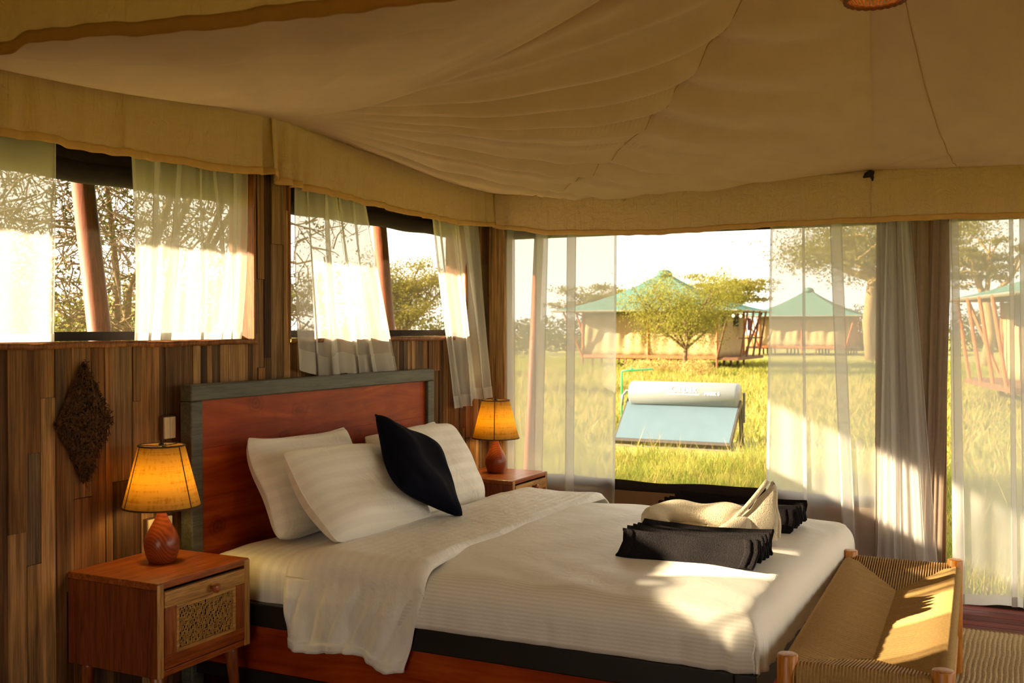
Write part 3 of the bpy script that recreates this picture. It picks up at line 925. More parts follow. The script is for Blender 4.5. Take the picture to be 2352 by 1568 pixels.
def wr_c(UX, UY, DX, DY, X, Y):
    hang = np.clip((DX - 0.03) / 0.1, 0, 1)
    foot = sstep(-0.3, -0.95, Y)                      # pleats gather towards the foot corner
    pl = (np.sin(UY * 46 + 2.0 * np.sin(UY * 9)) + 0.5 * np.sin(UY * 97 + 1)) * (0.0015 + 0.011 * foot) * hang
    dx = np.sign(X) * (pl + 0.010 * hang * np.sin(UY * 3.0))
    hy = np.clip((DY - 0.03) / 0.1, 0, 1)
    edge = np.clip((np.abs(X) - 0.70) / 0.2, 0, 1)
    dy = -(0.004 + 0.010 * edge) * hy * (np.sin(UX * 52 + 2 * np.sin(UX * 7)) + 0.4 * np.sin(UX * 110)) * 0.6
    top = (DX < 0.02) * (DY < 0.02)
    z = (0.0028 * np.sin(UX * 11 + UY * 14 + 1.5 * np.sin(UY * 6)) + 0.0020 * np.sin(UX * 31 - UY * 17) * sstep(0.2, 0.9, np.abs(X))) * top
    return dx, dy, z
Pc, Uc = soft_slab(BX0 + 0.006, BX1 - 0.045, BY0 - 0.012, 2.22, 0.374, 0.545, 0.09, 0.034, 120, 150, wr_c, open_back=True)
cov = thing('bed_cover', 'smooth white striped duvet tucked over the foot half of the bed', 'duvet', (4.12, 1.4, 0.374))
MB().grid(Pc, Uc).build('cloth', M['sheet'], cov, True, solid=0.004)

# folded sheet band lying across the bed and hanging down the near side
def sheet_band():
    x0, x1 = BX0 + 0.004, BX1 - 0.004
    rad, ztop = 0.095, 0.594
    flat = (x1 - x0) - 2 * rad
    arc = PI / 2 * rad
    # unrolled coordinate q along x: from hanging hem (near side) to far side
    qn = np.concatenate([np.linspace(-(arc + 0.262), 0, 46), np.linspace(0, flat, 90)[1:], np.linspace(flat, flat + arc + 0.12, 20)[1:]])
    vn = np.linspace(0, 1, 46)
    Q, Vv = np.meshgrid(qn, vn, indexing='ij')
    left = Q < 0
    right = Q > flat
    a = np.clip(np.where(left, -Q, np.where(right, Q - flat, 0)) / rad, 0, PI / 2)
    ext = np.maximum(np.where(left, -Q - arc, np.where(right, Q - flat - arc, 0)), 0)
    X = np.where(left, x0 + rad - rad * np.sin(a), np.where(right, x1 - rad + rad * np.sin(a), x0 + rad + Q))
    Z = ztop - rad * (1 - np.cos(a)) - ext
    # y extents: front (foot-side) edge and back (pillow-side) edge
    back = 2.56 + 0.02 * np.sin(Q * 3) - 0.03 * np.clip(-Q / 0.4, 0, 1)
    front = 1.945 + 0.05 * np.sin(np.clip(Q, 0, flat) / flat * PI * 0.8) + 0.012 * np.sin(Q * 6) + 0.075 * np.clip(ext / 0.25, 0, 1) * left
    Y = back + (front - back) * Vv
    # hem dips lower at the foot side
    Z = Z - left * np.clip(ext / 0.27, 0, 1) * (0.022 * sstep(0.62, 0.85, Vv) + 0.012 * np.sin(Vv * 9))
    # rolled front edge
    roll = sstep(0.93, 1.0, Vv)
    Z = Z - (0.028 * roll ** 2) * (ext <= 0)
    Z = Z - 0.035 * (1 - sstep(0.0, 0.30, Vv)) * (ext <= 0)
    # creases
    cr = 0.003 * np.sin(Q * 5 + Vv * 7 + 2 * np.sin(Q * 3)) + 0.0012 * np.sin(Q * 17 - Vv * 9) + 0.0006 * np.sin(Q * 37 + Vv * 31)
    Z = Z + cr * (ext <= 0)
    hang = np.clip(ext / 0.08, 0, 1)
    fold = 0.010 * np.sin(Vv * 17 + 1.5 * np.sin(ext * 12)) + 0.006 * np.sin(Vv * 39 + ext * 20) + 0.004 * np.sin(Vv * 71 + ext * 55)
    X = X - np.where(left, 1, -1) * hang * (fold + 0.014 + 0.03 * np.clip(ext, 0, 0.3) * left)
    return np.stack([X, Y, Z], -1), np.stack([Y, Q], -1)
Pb, Ub = sheet_band()
fs = thing('folded_sheet', 'white sheet folded across the bed below the pillows, hanging over the near side', 'sheet', (3.3, 2.2, 0.25))
MB().grid(Pb, Ub).build('cloth', M['plain_sheet'], fs, True, solid=0.006)
Qh = Pb[:8].copy()
Qh[:, :, 0] -= 0.003
Ph = np.stack([Pb[0] + (Pb[4] - Pb[0]) * k / 3 + np.array([-0.005, 0, 0]) for k in range(4)], 0)
MB().grid(Ph).build('hem', M['plain_sheet'], fs, True, solid=0.004)

# ------------------------------------------------------------------ pillows
def pillow(name, label, cat, c, u, v, W, H, T, mat, seed, group=None, flange=0.0, pinch=0.035, squash=0.0, zip_=False, corner=0.07):
    """c centre, u = unit along width, v = unit along height"""
    r = random.Random(seed)
    u, v = Vector(u).normalized(), Vector(v)
    v = (v - u * v.dot(u)).normalized()
    n = u.cross(v)
    N = 44
    a = np.linspace(-1, 1, N)
    A, B = np.meshgrid(a, a, indexing='ij')
    # corners stay, edges pull in
    ax = A * (1 - pinch * (1 - A ** 2) * 0 - pinch * (1 - B ** 2) * np.abs(A) ** 3)
    by = B * (1 - pinch * (1 - A ** 2) * np.abs(B) ** 3)
    rc_ = 1 - corner * np.abs(A * B) ** 5
    ax, by = ax * rc_, by * rc_
    prof = np.clip((1 - np.abs(A) ** 3.2), 0, 1) ** 0.5 * np.clip((1 - np.abs(B) ** 2.8), 0, 1) ** 0.5
    ph = [r.uniform(0, 6) for _ in range(6)]
    wr = (0.008 * np.sin(A * 4 + B * 3 + ph[0]) + 0.005 * np.sin(A * 3 - B * 6 + ph[1]) + 0.0025 * np.sin(A * 13 + B * 9 + ph[2]) * (np.abs(A) ** 2 + np.abs(B) ** 2)) * prof
    edge = 0.004 * np.sin(A * 5 + ph[3]) * np.abs(B) ** 4 + 0.004 * np.sin(B * 4 + ph[4]) * np.abs(A) ** 4
    sag = -squash * (1 - (A + 0.1) ** 2) * np.clip(B, 0, 1) ** 2 * H * 0.5
    m = MB()
    base = np.stack([ax * W / 2 + edge, by * H / 2 + edge + sag], -1)
    for side in (1, -1):
        d = side * (prof * T / 2 + (wr if side == 1 else 0)) + 0.006 * np.sin(B * 4 + ph[5])
        Pp = np.zeros((N, N, 3))
        for k in range(3):
            Pp[:, :, k] = c[k] + base[:, :, 0] * u[k] + base[:, :, 1] * v[k] + d * n[k]
        m.grid(Pp if side == 1 else Pp[::-1], np.stack([base[:, :, 1], base[:, :, 0]], -1) if side == 1 else np.stack([base[::-1, :, 1], base[::-1, :, 0]], -1))
    t = thing(name, label, cat, c, group)
    m.build('cover', mat, t, True)
    # seam piping round the edge
    pts = []
    for seq in ([(i, 0) for i in range(N)], [(N - 1, j) for j in range(N)], [(i, N - 1) for i in range(N - 1, -1, -1)], [(0, j) for j in range(N - 1, -1, -1)]):
        for (i, j) in seq:
            d = 0.006 * math.sin(a[j] * 4 + ph[5])
            pts.append([c[k] + base[i, j, 0] * u[k] + base[i, j, 1] * v[k] + d * n[k] for k in range(3)])
    MB().tube(pts, 0.0035, 5, False).build('piping', mat, t, True)
    if zip_:
        p = [c[k] + base[N - 1, N - 4, 0] * u[k] + base[N - 1, N - 4, 1] * v[k] for k in range(3)]
        MB().box((p[0] - .005, p[1] - .004, p[2] - .012), (p[0] + .005, p[1] + .004, p[2] + .006)).build('zip_pull', M['metal'], t)
    return t
GP = 'white bed pillows'
pillow('pillow', 'white pillow leaning on the headboard nearest the near lamp', 'pillow', (3.76, 2.835, 0.765), (1, -0.02, -0.03), (0.07, 0.42, 0.9), 0.70, 0.46, 0.19, M['pillow'], 1, GP, squash=0.10)
pillow('pillow', 'white pillow slumped in front, left of the navy cushion', 'pillow', (3.73, 2.575, 0.735), (1, -0.03, -0.06), (0.02, 0.62, 0.72), 0.72, 0.46, 0.21, M['pillow'], 2, GP)
pillow('pillow', 'white pillow half hidden behind the navy cushion, against the headboard', 'pillow', (4.62, 2.86, 0.73), (1, 0.0, 0.01), (0.0, 0.35, 0.9), 0.70, 0.40, 0.15, M['pillow'], 3, GP, squash=0.08)
pillow('pillow', 'white pillow right of the navy cushion, nearest the far lamp', 'pillow', (4.50, 2.66, 0.735), (1, 0.03, -0.02), (0.05, 0.45, 0.85), 0.70, 0.47, 0.20, M['pillow'], 4, GP)
pillow('cushion', 'square navy blue cushion tilted on one corner between the white pillows', 'cushion', (4.01, 2.46, 0.815), (0.42, -0.10, -0.20), (0.06, 0.29, 0.35), 0.43, 0.44, 0.14, M['navy'], 5, zip_=True, pinch=0.05, corner=0.04)

# ------------------------------------------------------------------ towels
def pleated_towel(label, x0, x1, y0, y1, zb, h, seed, n=4):
    r = random.Random(seed)
    t = thing('folded_towel', label, 'towel', ((x0 + x1) / 2, (y0 + y1) / 2, zb), 'pleated charcoal towels')
    N, K = 60, 0
    prof = []
    # cross-section in x-z : long sloping front face then tight accordion pleats
    prof.append((x0, 0.004)); prof.append((x0 + 0.02, 0.012))
    prof.append((x0 + 0.05, h * 0.55)); prof.append((x0 + 0.065, h * 0.95)); prof.append((x0 + 0.075, h))
    xx = x0 + 0.085
    stepx = (x1 - xx) / n
    for k in range(n):
        for f, zf in ((0.10, 0.9), (0.22, 0.35), (0.35, 0.10), (0.5, 0.06), (0.62, 0.30), (0.75, 0.85), (0.9, 1.0)):
            prof.append((xx + stepx * (k + f), h * zf * (1.0 + 0.04 * math.sin(k * 2.1 + seed))))
    prof.append((x1, h * 0.6)); prof.append((x1 + 0.004, 0.004))
    ys = np.linspace(y0, y1, N)
    Pp = np.zeros((len(prof), N, 3))
    for i, (px, pz) in enumerate(prof):
        Pp[i, :, 0] = px + 0.010 * np.sin(ys * 6 + i * 0.1 + seed) + 0.004 * np.sin(ys * 31 + i * 0.4)
        Pp[i, :, 1] = ys + (0.006 * math.sin(i * 1.7 + seed))
        sagv = 1 - 0.10 * np.sin((ys - y0) / (y1 - y0) * PI)
        Pp[i, :, 2] = zb + pz * sagv
    MB().grid(Pp).build('cloth', M['black_towel'], t, True, solid=0.010)
    for yy in (0.06, 0.90):
        i0 = int(N * yy)
        Q = Pp[:10, i0:i0 + 4].copy()
        Q[:, :, 0] -= 0.007; Q[:, :, 2] += 0.003
        MB().grid(Q).build('border_band', M['black_towel'], t, True, solid=0.004)
    return t
pleated_towel('charcoal towel folded in pleats nearest the foot-side corner, in front of the cream towel', 3.70, 3.99, 0.90, 1.41, 0.578, 0.090, 1)
pleated_towel('charcoal towel folded in pleats behind the cream towel', 4.40, 4.74, 0.92, 1.50, 0.582, 0.085, 2)
def cream_towel():
    t = thing('shaped_towel', 'cream towel shaped into a nest with one raised pointed tip between charcoal towels', 'towel', (4.2, 1.15, 0.58))
    # puffy rim: one long roll curved into a loop
    pts, rad = [], []
    for i in range(60):
        a = i / 59
        th = math.radians(-58) + a * math.radians(296)
        x = 4.20 + 0.115 * math.sin(th)
        y = 1.24 - 0.20 * math.cos(th)
        z = 0.632 + 0.02 * math.sin(a * PI) + 0.006 * math.sin(a * 21)
        pts.append((x, y, z))
        rad.append((0.040 + 0.012 * math.sin(a * PI) + 0.004 * math.sin(a * 33)) * min(1, 0.35 + 6 * min(a, 1 - a)))
    MB().tube(pts, rad, 14).build('roll', M['white_towel'], t, True)
    # floor of the nest
    m = MB()
    Pp = np.zeros((24, 24, 3))
    for i in range(24):
        for j in range(24):
            r_, th = i / 23, 2 * PI * j / 23
            Pp[i, j] = (4.20 + 0.115 * r_ * math.cos(th), 1.22 + 0.20 * r_ * math.sin(th), 0.608 + 0.012 * math.sin(r_ * 9 + th * 2))
    m.grid(Pp).build('nest_floor', M['white_towel'], t, True, solid=0.01)
    # upright folded tip: two faces meeting at a creased outer edge
    NA, NB = 30, 26
    Pp = np.zeros((NA, NB, 3))
    for i in range(NA):
        s = i / (NA - 1)                       # 0 low/left .. 1 tip
        for j in range(NB):
            w = j / (NB - 1)                   # 0 near face edge .. 1 far face edge, crease in the middle
            q = (w - 0.5) * 2
            yc = 1.17 - 0.225 * s ** 0.9
            top = 0.60 + 0.225 * s ** 1.35
            wid = 0.085 * (1 - s) ** 0.8 + 0.018
            base = 0.585
            drop = abs(q)
            z = top - (top - base) * drop ** 1.3 * (1 - 0.05 * s)
            x = 4.20 + (wid * 0.25 + wid * drop) * (1 if q > 0 else -1)
            y = yc - 0.02 * drop * s + 0.004 * math.sin(i * 0.7 + j)
            Pp[i, j] = (x, y, z)
    MB().grid(Pp).build('raised_tip', M['white_towel'], t, True, solid=0.016)
    # folded border along the rising edge
    pts = [(4.20 - 0.02 - 0.05 * (1 - s), 1.19 - 0.225 * s ** 0.9, 0.605 + 0.222 * s ** 1.35) for s in np.linspace(0, 1, 20)]
    MB().tube(pts, [0.010] * 20, 8).build('folded_edge', M['white_towel'], t, True)
cream_towel()

# ------------------------------------------------------------------ nightstands (local coordinates, base at floor, front faces -y)
def make_nightstand(label):
    W, D, H, z0 = 0.465, 0.425, 0.56, 0.235
    t = thing('nightstand', label, 'nightstand', (0, 0, 0))
    x0, x1, y0, y1 = -W / 2, W / 2, -D / 2, D / 2
    def b(name, lo, hi, mat, par=None, bev=0.003):
        return MB().box(lo, hi).build(name, M[mat], par or t, world=False, bevel=bev)
    b('top_board', (x0, y0, H - 0.024), (x1, y1, H), 'teak_x')
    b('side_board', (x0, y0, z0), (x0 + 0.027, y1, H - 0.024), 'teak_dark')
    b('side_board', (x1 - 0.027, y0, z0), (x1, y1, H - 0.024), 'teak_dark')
    b('side_edging', (x0 - 0.001, y0 - 0.0025, z0), (x0 + 0.028, y0 + 0.001, H - 0.006), 'pale_z', bev=0.001)
    b('side_edging', (x1 - 0.028, y0 - 0.0025, z0), (x1 + 0.001, y0 + 0.001, H - 0.005), 'pale_z', bev=0.001)
    b('bottom_board', (x0 + 0.027, y0, z0), (x1 - 0.027, y1, z0 + 0.022), 'teak_x')
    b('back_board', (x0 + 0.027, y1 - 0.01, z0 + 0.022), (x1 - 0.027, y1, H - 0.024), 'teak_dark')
    # inset drop-front door, slightly proud at the bottom
    dx0, dx1, dz0, dz1, yf = x0 + 0.031, x1 - 0.031, z0 + 0.027, H - 0.034, y0 - 0.006
    door = MB().box((dx0, yf + 0.016, dz0), (dx1, yf + 0.020, dz1)).build('door', M['cane_back'], t, world=False)
    st = 0.052
    MB().box((dx0, yf, dz1 - 0.055), (dx1, yf + 0.018, dz1)).build('top_rail', M['pale_x'], door, world=False, bevel=0.002)
    MB().box((dx0, yf, dz0), (dx1, yf + 0.018, dz0 + 0.045)).build('bottom_rail', M['teak_x'], door, world=False, bevel=0.002)
    MB().box((dx0, yf, dz0 + 0.045), (dx0 + st, yf + 0.018, dz1 - 0.055)).build('stile', M['teak_z'], door, world=False, bevel=0.002)
    MB().box((dx1 - st, yf, dz0 + 0.045), (dx1, yf + 0.018, dz1 - 0.055)).build('stile', M['teak_z'], door, world=False, bevel=0.002)
    cx0, cx1, cz0, cz1 = dx0 + st, dx1 - st, dz0 + 0.045, dz1 - 0.055
    m = MB()
    bw = 0.012
    m.box((cx0, yf - 0.003, cz0), (cx1, yf + 0.012, cz0 + bw)); m.box((cx0, yf - 0.003, cz1 - bw), (cx1, yf + 0.012, cz1))
    m.box((cx0, yf - 0.003, cz0 + bw), (cx0 + bw, yf + 0.012, cz1 - bw)); m.box((cx1 - bw, yf - 0.003, cz0 + bw), (cx1, yf + 0.012, cz1 - bw))
    m.build('beading', M['pale_x'], door, world=False, bevel=0.002)
    m = MB()
    r = random.Random(4)
    nx_, nz_ = 40, 24
    px, pz = (cx1 - cx0 - 2 * bw) / nx_, (cz1 - cz0 - 2 * bw) / nz_
    for i in range(nx_):          # vertical strands, over-under in uneven runs
        z = cz0 + bw
        over = r.random() < 0.5
        while z < cz1 - bw:
            L = pz * r.choice([1, 2, 2, 3, 4])
            ze = min(z + L, cz1 - bw)
            yy = yf + (0.004 if over else 0.0095)
            xx = cx0 + bw + px * (i + 0.5)
            m.box((xx - px * 0.30, yy, z), (xx + px * 0.30, yy + 0.002, ze))
            z = ze; over = not over
    for j in range(nz_):
        x = cx0 + bw
        over = r.random() < 0.5
        while x < cx1 - bw:
            L = px * r.choice([1, 2, 3, 4, 5])
            xe = min(x + L, cx1 - bw)
            yy = yf + (0.004 if over else 0.0095) + 0.0005
            zc = cz0 + bw + pz * (j + 0.5)
            m.box((x, yy, zc - pz * 0.18), (xe, yy + 0.002, zc + pz * 0.18))
            x = xe; over = not over
    tag(m.build('cane_weave', M['cane'], door, world=False), kind='stuff')
    # turned knob
    prof = [(0.006, 0), (0.006, 0.012), (0.010, 0.016), (0.0165, 0.022), (0.018, 0.028), (0.016, 0.033), (0.009, 0.036), (0.001, 0.037)]
    mk = MB().lathe(prof, 20)
    mk.v = [(p[0] + 0.02, yf - p[2], p[1] + dz1 - 0.030) for p in mk.v]
    mk.f = [tuple(reversed(f)) for f in mk.f]
    mk.build('knob', M['teak_x'], door, True, world=False)
    for sx in (-1, 1):
        for sy in (-1, 1):
            bx, by = sx * (W / 2 - 0.05), sy * (D / 2 - 0.06)
            MB().tube([(bx, by, z0), (bx + sx * 0.004, by + sy * 0.012, z0 - 0.02), (bx + sx * 0.014, by + sy * 0.03, 0.0)], [0.026, 0.024, 0.015], 16).build('leg', M['teak_z'], t, True, world=False)
    return t
ns1 = make_nightstand('teak nightstand with woven cane door at the bottom left')
ns1['group'] = 'pair of teak nightstands'
ns2 = copy_tree(ns1)
ns1.location = (2.912, 2.888, 0)
ns2.location = (5.605, 2.888, 0)
ns2['label'] = 'teak nightstand in the room corner, mostly hidden by the bed'

# ------------------------------------------------------------------ table lamps
def make_lamp(label):
    t = thing('table_lamp', label, 'lamp', (0, 0, 0))
    prof = [(0.043, 0.0), (0.047, 0.003), (0.056, 0.022), (0.063, 0.05), (0.0645, 0.068), (0.061, 0.09), (0.050, 0.115), (0.036, 0.14), (0.024, 0.162), (0.0165, 0.182), (0.0125, 0.205), (0.0115, 0.215)]
    MB().lathe(prof, 40).build('base', M['turned'], t, True, world=False)
    MB().lathe([(0.008, 0.215), (0.008, 0.234)], 14).build('socket', M['black_paint'], t, True, world=False)
    zb_, zt_, rb, rt_ = 0.208, 0.432, 0.139, 0.082
    m = MB().lathe([(rb, zb_), (rt_, zt_)], 48, cap=False)
    m.build('shade', M['shade'], t, True, world=False, solid=0.0012)
    for nm, r_, z_ in (('bottom_trim', rb, zb_), ('top_trim', rt_, zt_)):
        pts = [(r_ * math.cos(a), r_ * math.sin(a), z_) for a in np.linspace(0, 2 * PI, 49)]
        MB().tube(pts, 0.0035, 6, False).build(nm, M['shade_trim'], t, True, world=False)
    for a in (2.75, 0.6, 4.75):
        MB().tube([(rb * math.cos(a), rb * math.sin(a), zb_), (rt_ * math.cos(a), rt_ * math.sin(a), zt_)], 0.0026, 6).build('rib', M['shade_trim'], t, True, world=False)
    # spider and finial
    m = MB()
    for a in (0, 2.09, 4.19):
        m.tube([(0, 0, zt_ - 0.004), (rt_ * math.cos(a), rt_ * math.sin(a), zt_)], 0.002, 5)
    m.build('spider', M['black_paint'], t, world=False)
    MB().lathe([(0.012, zt_ - 0.004), (0.010, zt_ + 0.006), (0.003, zt_ + 0.010), (0.003, zt_ + 0.022)], 12).build('finial', M['black_paint'], t, True, world=False)
    MB().lathe([(0.010, 0.232), (0.011, 0.236), (0.018, 0.248), (0.020, 0.256), (0.016, 0.263), (0.005, 0.267)], 20).build('bulb', M['bulb'], t, True, world=False)
    ld = bpy.data.lights.new('lamp_light', 'POINT')
    ld.energy = 1.7
    ld.color = (1.0, 0.75, 0.24)
    ld.shadow_soft_size = 0.035
    lo = bpy.data.objects.new('lamp_light', ld)
    COL.objects.link(lo)
    lo.parent = t
    lo.location = (0, 0, 0.30)
    return t
lp1 = make_lamp('lit table lamp with turned wooden base on the near nightstand')
lp1['group'] = 'pair of bedside lamps'
lp2 = copy_tree(lp1)
lp1.location = (2.944, 2.915, 0.56)
lp2.location = (5.64, 2.92, 0.56)
lp2.rotation_euler = (0, 0, 0.8)
lp2['label'] = 'lit table lamp with turned wooden base in the room corner'

# ------------------------------------------------------------------ wall things
def plate(name, label, xa, xb, za, zb, slots):
    t = thing(name, label, 'switch' if 'switch' in name else 'socket', ((xa + xb) / 2, WA, za))
    MB().box((xa - 0.004, WA - 0.016, za - 0.004), (xb + 0.004, WA + 0.002, zb + 0.004)).build('back_box', M['shade_trim'], t, bevel=0.002)
    n = len(slots)
    for i in range(n):
        a = xa + (xb - xa) * i / n
        b = xa + (xb - xa) * (i + 1) / n
        MB().box((a + 0.001, WA - 0.024, za), (b - 0.001, WA - 0.014, zb)).build(slots[i], M['plate_white'], t, bevel=0.002)
    return t
plate('light_switch', 'cream double light switch beside the headboard above the near lamp', 3.125, 3.185, 0.99, 1.075, ['rocker', 'rocker'])
plate('wall_socket', 'cream socket plate on planks partly behind the near lamp base', 3.04, 3.165, 0.60, 0.685, ['cover_plate'])

def bark_diamond():
    cx, cz, hw, hh = 2.748, 1.085, 0.125, 0.222
    t = thing('wall_hanging', 'dark brown diamond of matted bark fibre hung on the plank wall', 'wall decor', (cx, WA, cz - hh))
    N = 70
    a = np.linspace(-1, 1, N)
    A, B = np.meshgrid(a, a, indexing='ij')
    sx, sz = (A + B) / 2, (B - A) / 2
    X = cx + sx * hw * 1.0; Z = cz + sz * hh
    ed = np.clip((1 - np.abs(A) ** 4) * (1 - np.abs(B) ** 4), 0, 1)
    rg = np.random.default_rng(3)
    Y = WA - 0.004 - ed * (0.020 + 0.014 * rg.random((N, N)))
    X = X + rg.normal(0, 0.0022, (N, N)); Z = Z + rg.normal(0, 0.003, (N, N))
    MB().grid(np.stack([X, Y, Z], -1)).build('fibre_mat', M['fibre'], t, True, solid=0.006)
    m = MB()
    for k in range(1500):
        p, q = rg.uniform(-1, 1, 2)
        x, z = cx + (p + q) / 2 * hw, cz + (q - p) / 2 * hh
        y = WA - 0.018 - 0.012 * (1 - max(abs(p), abs(q)))
        d = rg.normal(0, 1, 3)
        d[1] = -abs(d[1]) * 0.6
        d = d / np.linalg.norm(d) * rg.uniform(0.008, 0.020)
        e = rg.normal(0, 0.004, 3)
        m.tube([(x, y, z), (x + d[0] * .5 + e[0], y + d[1] * .5, z + d[2] * .5 + e[2]), (x + d[0], y + d[1] * 0.7, z + d[2] - 0.004)], [0.0022, 0.002, 0.0008], 3, False)
    tag(m.build('loose_fibre', M['fibre'], t), kind='stuff')
bark_diamond()

# ------------------------------------------------------------------ rope bench at the foot of the bed
def bench():
    z = 0.475
    FL, NL = Vector((4.72, 0.735, 0)), Vector((3.14, 0.665, 0))     # far-left, near-left posts
    FR, NR = Vector((4.72, 0.32, 0)), Vector((3.18, 0.245, 0))
    t = thing('rope_bench', 'low wooden bench with woven sisal rope seat at the foot of the bed', 'bench', (3.95, 0.49, 0))
    for p in (FL, NL, FR, NR):
        MB().lathe([(0.027, 0), (0.030, 0.06), (0.030, z - 0.004), (0.028, z)], 20, (p.x, p.y, 0)).build('post', M['bench_post'], t, True, bevel=0.002)
    rz = z - 0.045
    rr = 0.022
    for a, b in ((FL, NL), (FR, NR), (FL, FR), (NL, NR)):
        MB().tube([a + Vector((0, 0, rz)), b + Vector((0, 0, rz))], rr, 14).build('rail', M['bench_post'], t, True)
    for a, b in ((FL, NL), (FR, NR), (FL, FR), (NL, NR)):
        MB().tube([a + Vector((0, 0, 0.16)), b + Vector((0, 0, 0.16))], 0.016, 10).build('stretcher', M['bench_post'], t, True)
    rw = 0.0029
    m = MB()
    L = (NL - FL).length
    def lerp(a, b, s): return a + (b - a) * s
    # long-side strands: run from each long rail to the centre valley
    n = 250
    tri = 0.20                     # length of the end triangles as a fraction
    s0, s1 = 0.035, 0.965
    def centre_z(s):
        return rz + rr - 0.060 * min(1, math.sin(PI * min(max(s, 0.0), 1.0)) ** 0.35)
    for side in (0, 1):
        A0, A1 = (FL, NL) if side == 0 else (FR, NR)
        B0, B1 = (FR, NR) if side == 0 else (FL, NL)
        for i in range(n):
            s = s0 + (s1 - s0) * i / (n - 1)
            pe = lerp(A0, A1, s)
            po = lerp(B0, B1, s)
            # where the strand reaches towards the centre: mitred at both ends
            reach = 0.5 * min(1.0, s / tri, (1 - s) / tri)
            if reach < 0.03: reach = 0.03
            c = lerp(pe, po, reach)
            zc = rz + rr - 0.060 * (reach / 0.5) ** 1.0
            out = (pe - po).normalized()
            j = 0.0012 * math.sin(i * 12.9898) + 0.0008 * math.sin(i * 4.1)
            ptsr = [pe + out * 0.002 + Vector((0, 0, rz - rr - 0.004)), pe + out * (rr + rw) + Vector((0, 0, rz)), pe + out * rr * 0.7 + Vector((0, 0, rz + rr * 0.75)), pe + Vector((0, 0, rz + rr + rw)),
                    lerp(pe, c, 0.5) + Vector((0, 0, lerp(rz + rr + rw, zc, 0.52) - 0.003 + j)), c + Vector((0, 0, zc + j))]
            m.tube(ptsr, rw, 5, False)
    # backing layer just below, so that the weave reads as dense
    seat = tag(m.build('woven_rope', M['rope'], t, True), kind='stuff')
    m = MB()
    # end strands run lengthwise from the end rails into the valley
    for end in (0, 1):
        E0, E1 = (FL, FR) if end == 0 else (NL, NR)
        O0, O1 = (NL, NR) if end == 0 else (FL, FR)
        ne = 40
        for i in range(ne):
            w = 0.05 + 0.90 * i / (ne - 1)
            pe = lerp(E0, E1, w)
            po = lerp(O0, O1, w)
            reach = tri * (1 - abs(w - 0.5) * 2) * 0.97 + 0.02
            c = lerp(pe, po, reach)
            dz = 0.060 * (1 - abs(w - 0.5) * 2)
            out = (pe - po).normalized()
            m.tube([pe + out * (rr * 1.2) + Vector((0, 0, rz - 0.20)), pe + out * (rr * 1.15 + rw) + Vector((0, 0, rz - 0.02)), pe + out * rr * 0.8 + Vector((0, 0, rz + rr * 0.7)), pe + Vector((0, 0, rz + rr + rw)),
                    c + Vector((0, 0, rz + rr - dz - 0.006))], rw, 5, False)
        # dense vertical wrapping over the end rail
        for i in range(110):
            w = 0.075 + 0.85 * i / 109
            pe = lerp(E0, E1, w)
            out = (E0 + (E1 - E0) * 0.5 - (O0 + (O1 - O0) * 0.5)).normalized()
            m.tube([pe + out * rr * 1.15 + Vector((0, 0, rz - 0.20)), pe + out * (rr + rw) * 1.1 + Vector((0, 0, rz - 0.01)), pe + out * rr * 0.75 + Vector((0, 0, rz + rr * 0.75)), pe + Vector((0, 0, rz + rr + rw * 0.5)), pe - out * rr * 0.9 + Vector((0, 0, rz + rr * 0.45))], rw * 0.75, 4, False)
    tag(m.build('end_rope', M['rope'], t, True), kind='stuff')
bench()

# ------------------------------------------------------------------ rug
def rug():
    x0, x1, y0, y1 = 3.3, 5.425, -1.55, 0.42
    rows = 98
    N = rows * 6 + 1
    ys = np.linspace(y0, y1, N)
    xs = np.linspace(x0, x1, 90)
    Xs, Ys = np.meshgrid(xs, ys, indexing='ij')
    ph = (Ys - y0) / (y1 - y0) * rows * 2 * PI
    wav = 0.0022 * np.sin(Xs * 17 + Ys * 3) + 0.001 * np.sin(Xs * 41 + Ys * 29)
    Z = 0.010 + 0.0035 * np.abs(np.sin(ph / 2)) + 0.0012 * np.sin(Xs * 260 + ph * 3)
    t = thing('rug', 'ribbed natural jute rug on the red floor at the bottom right', 'rug', (4.3, -0.5, 0))
    MB().grid(np.stack([Xs, Ys + wav, Z], -1)).build('ribbed_weave', M['rug'], t, True)
    MB().box((x0, y0, 0.001), (x1, y1, 0.009)).build('backing', M['rug'], t)
    MB().tube([(x1, y0, 0.008), (x1, y1, 0.008)], 0.007, 8).build('edge_binding', M['rug'], t, True)
rug()

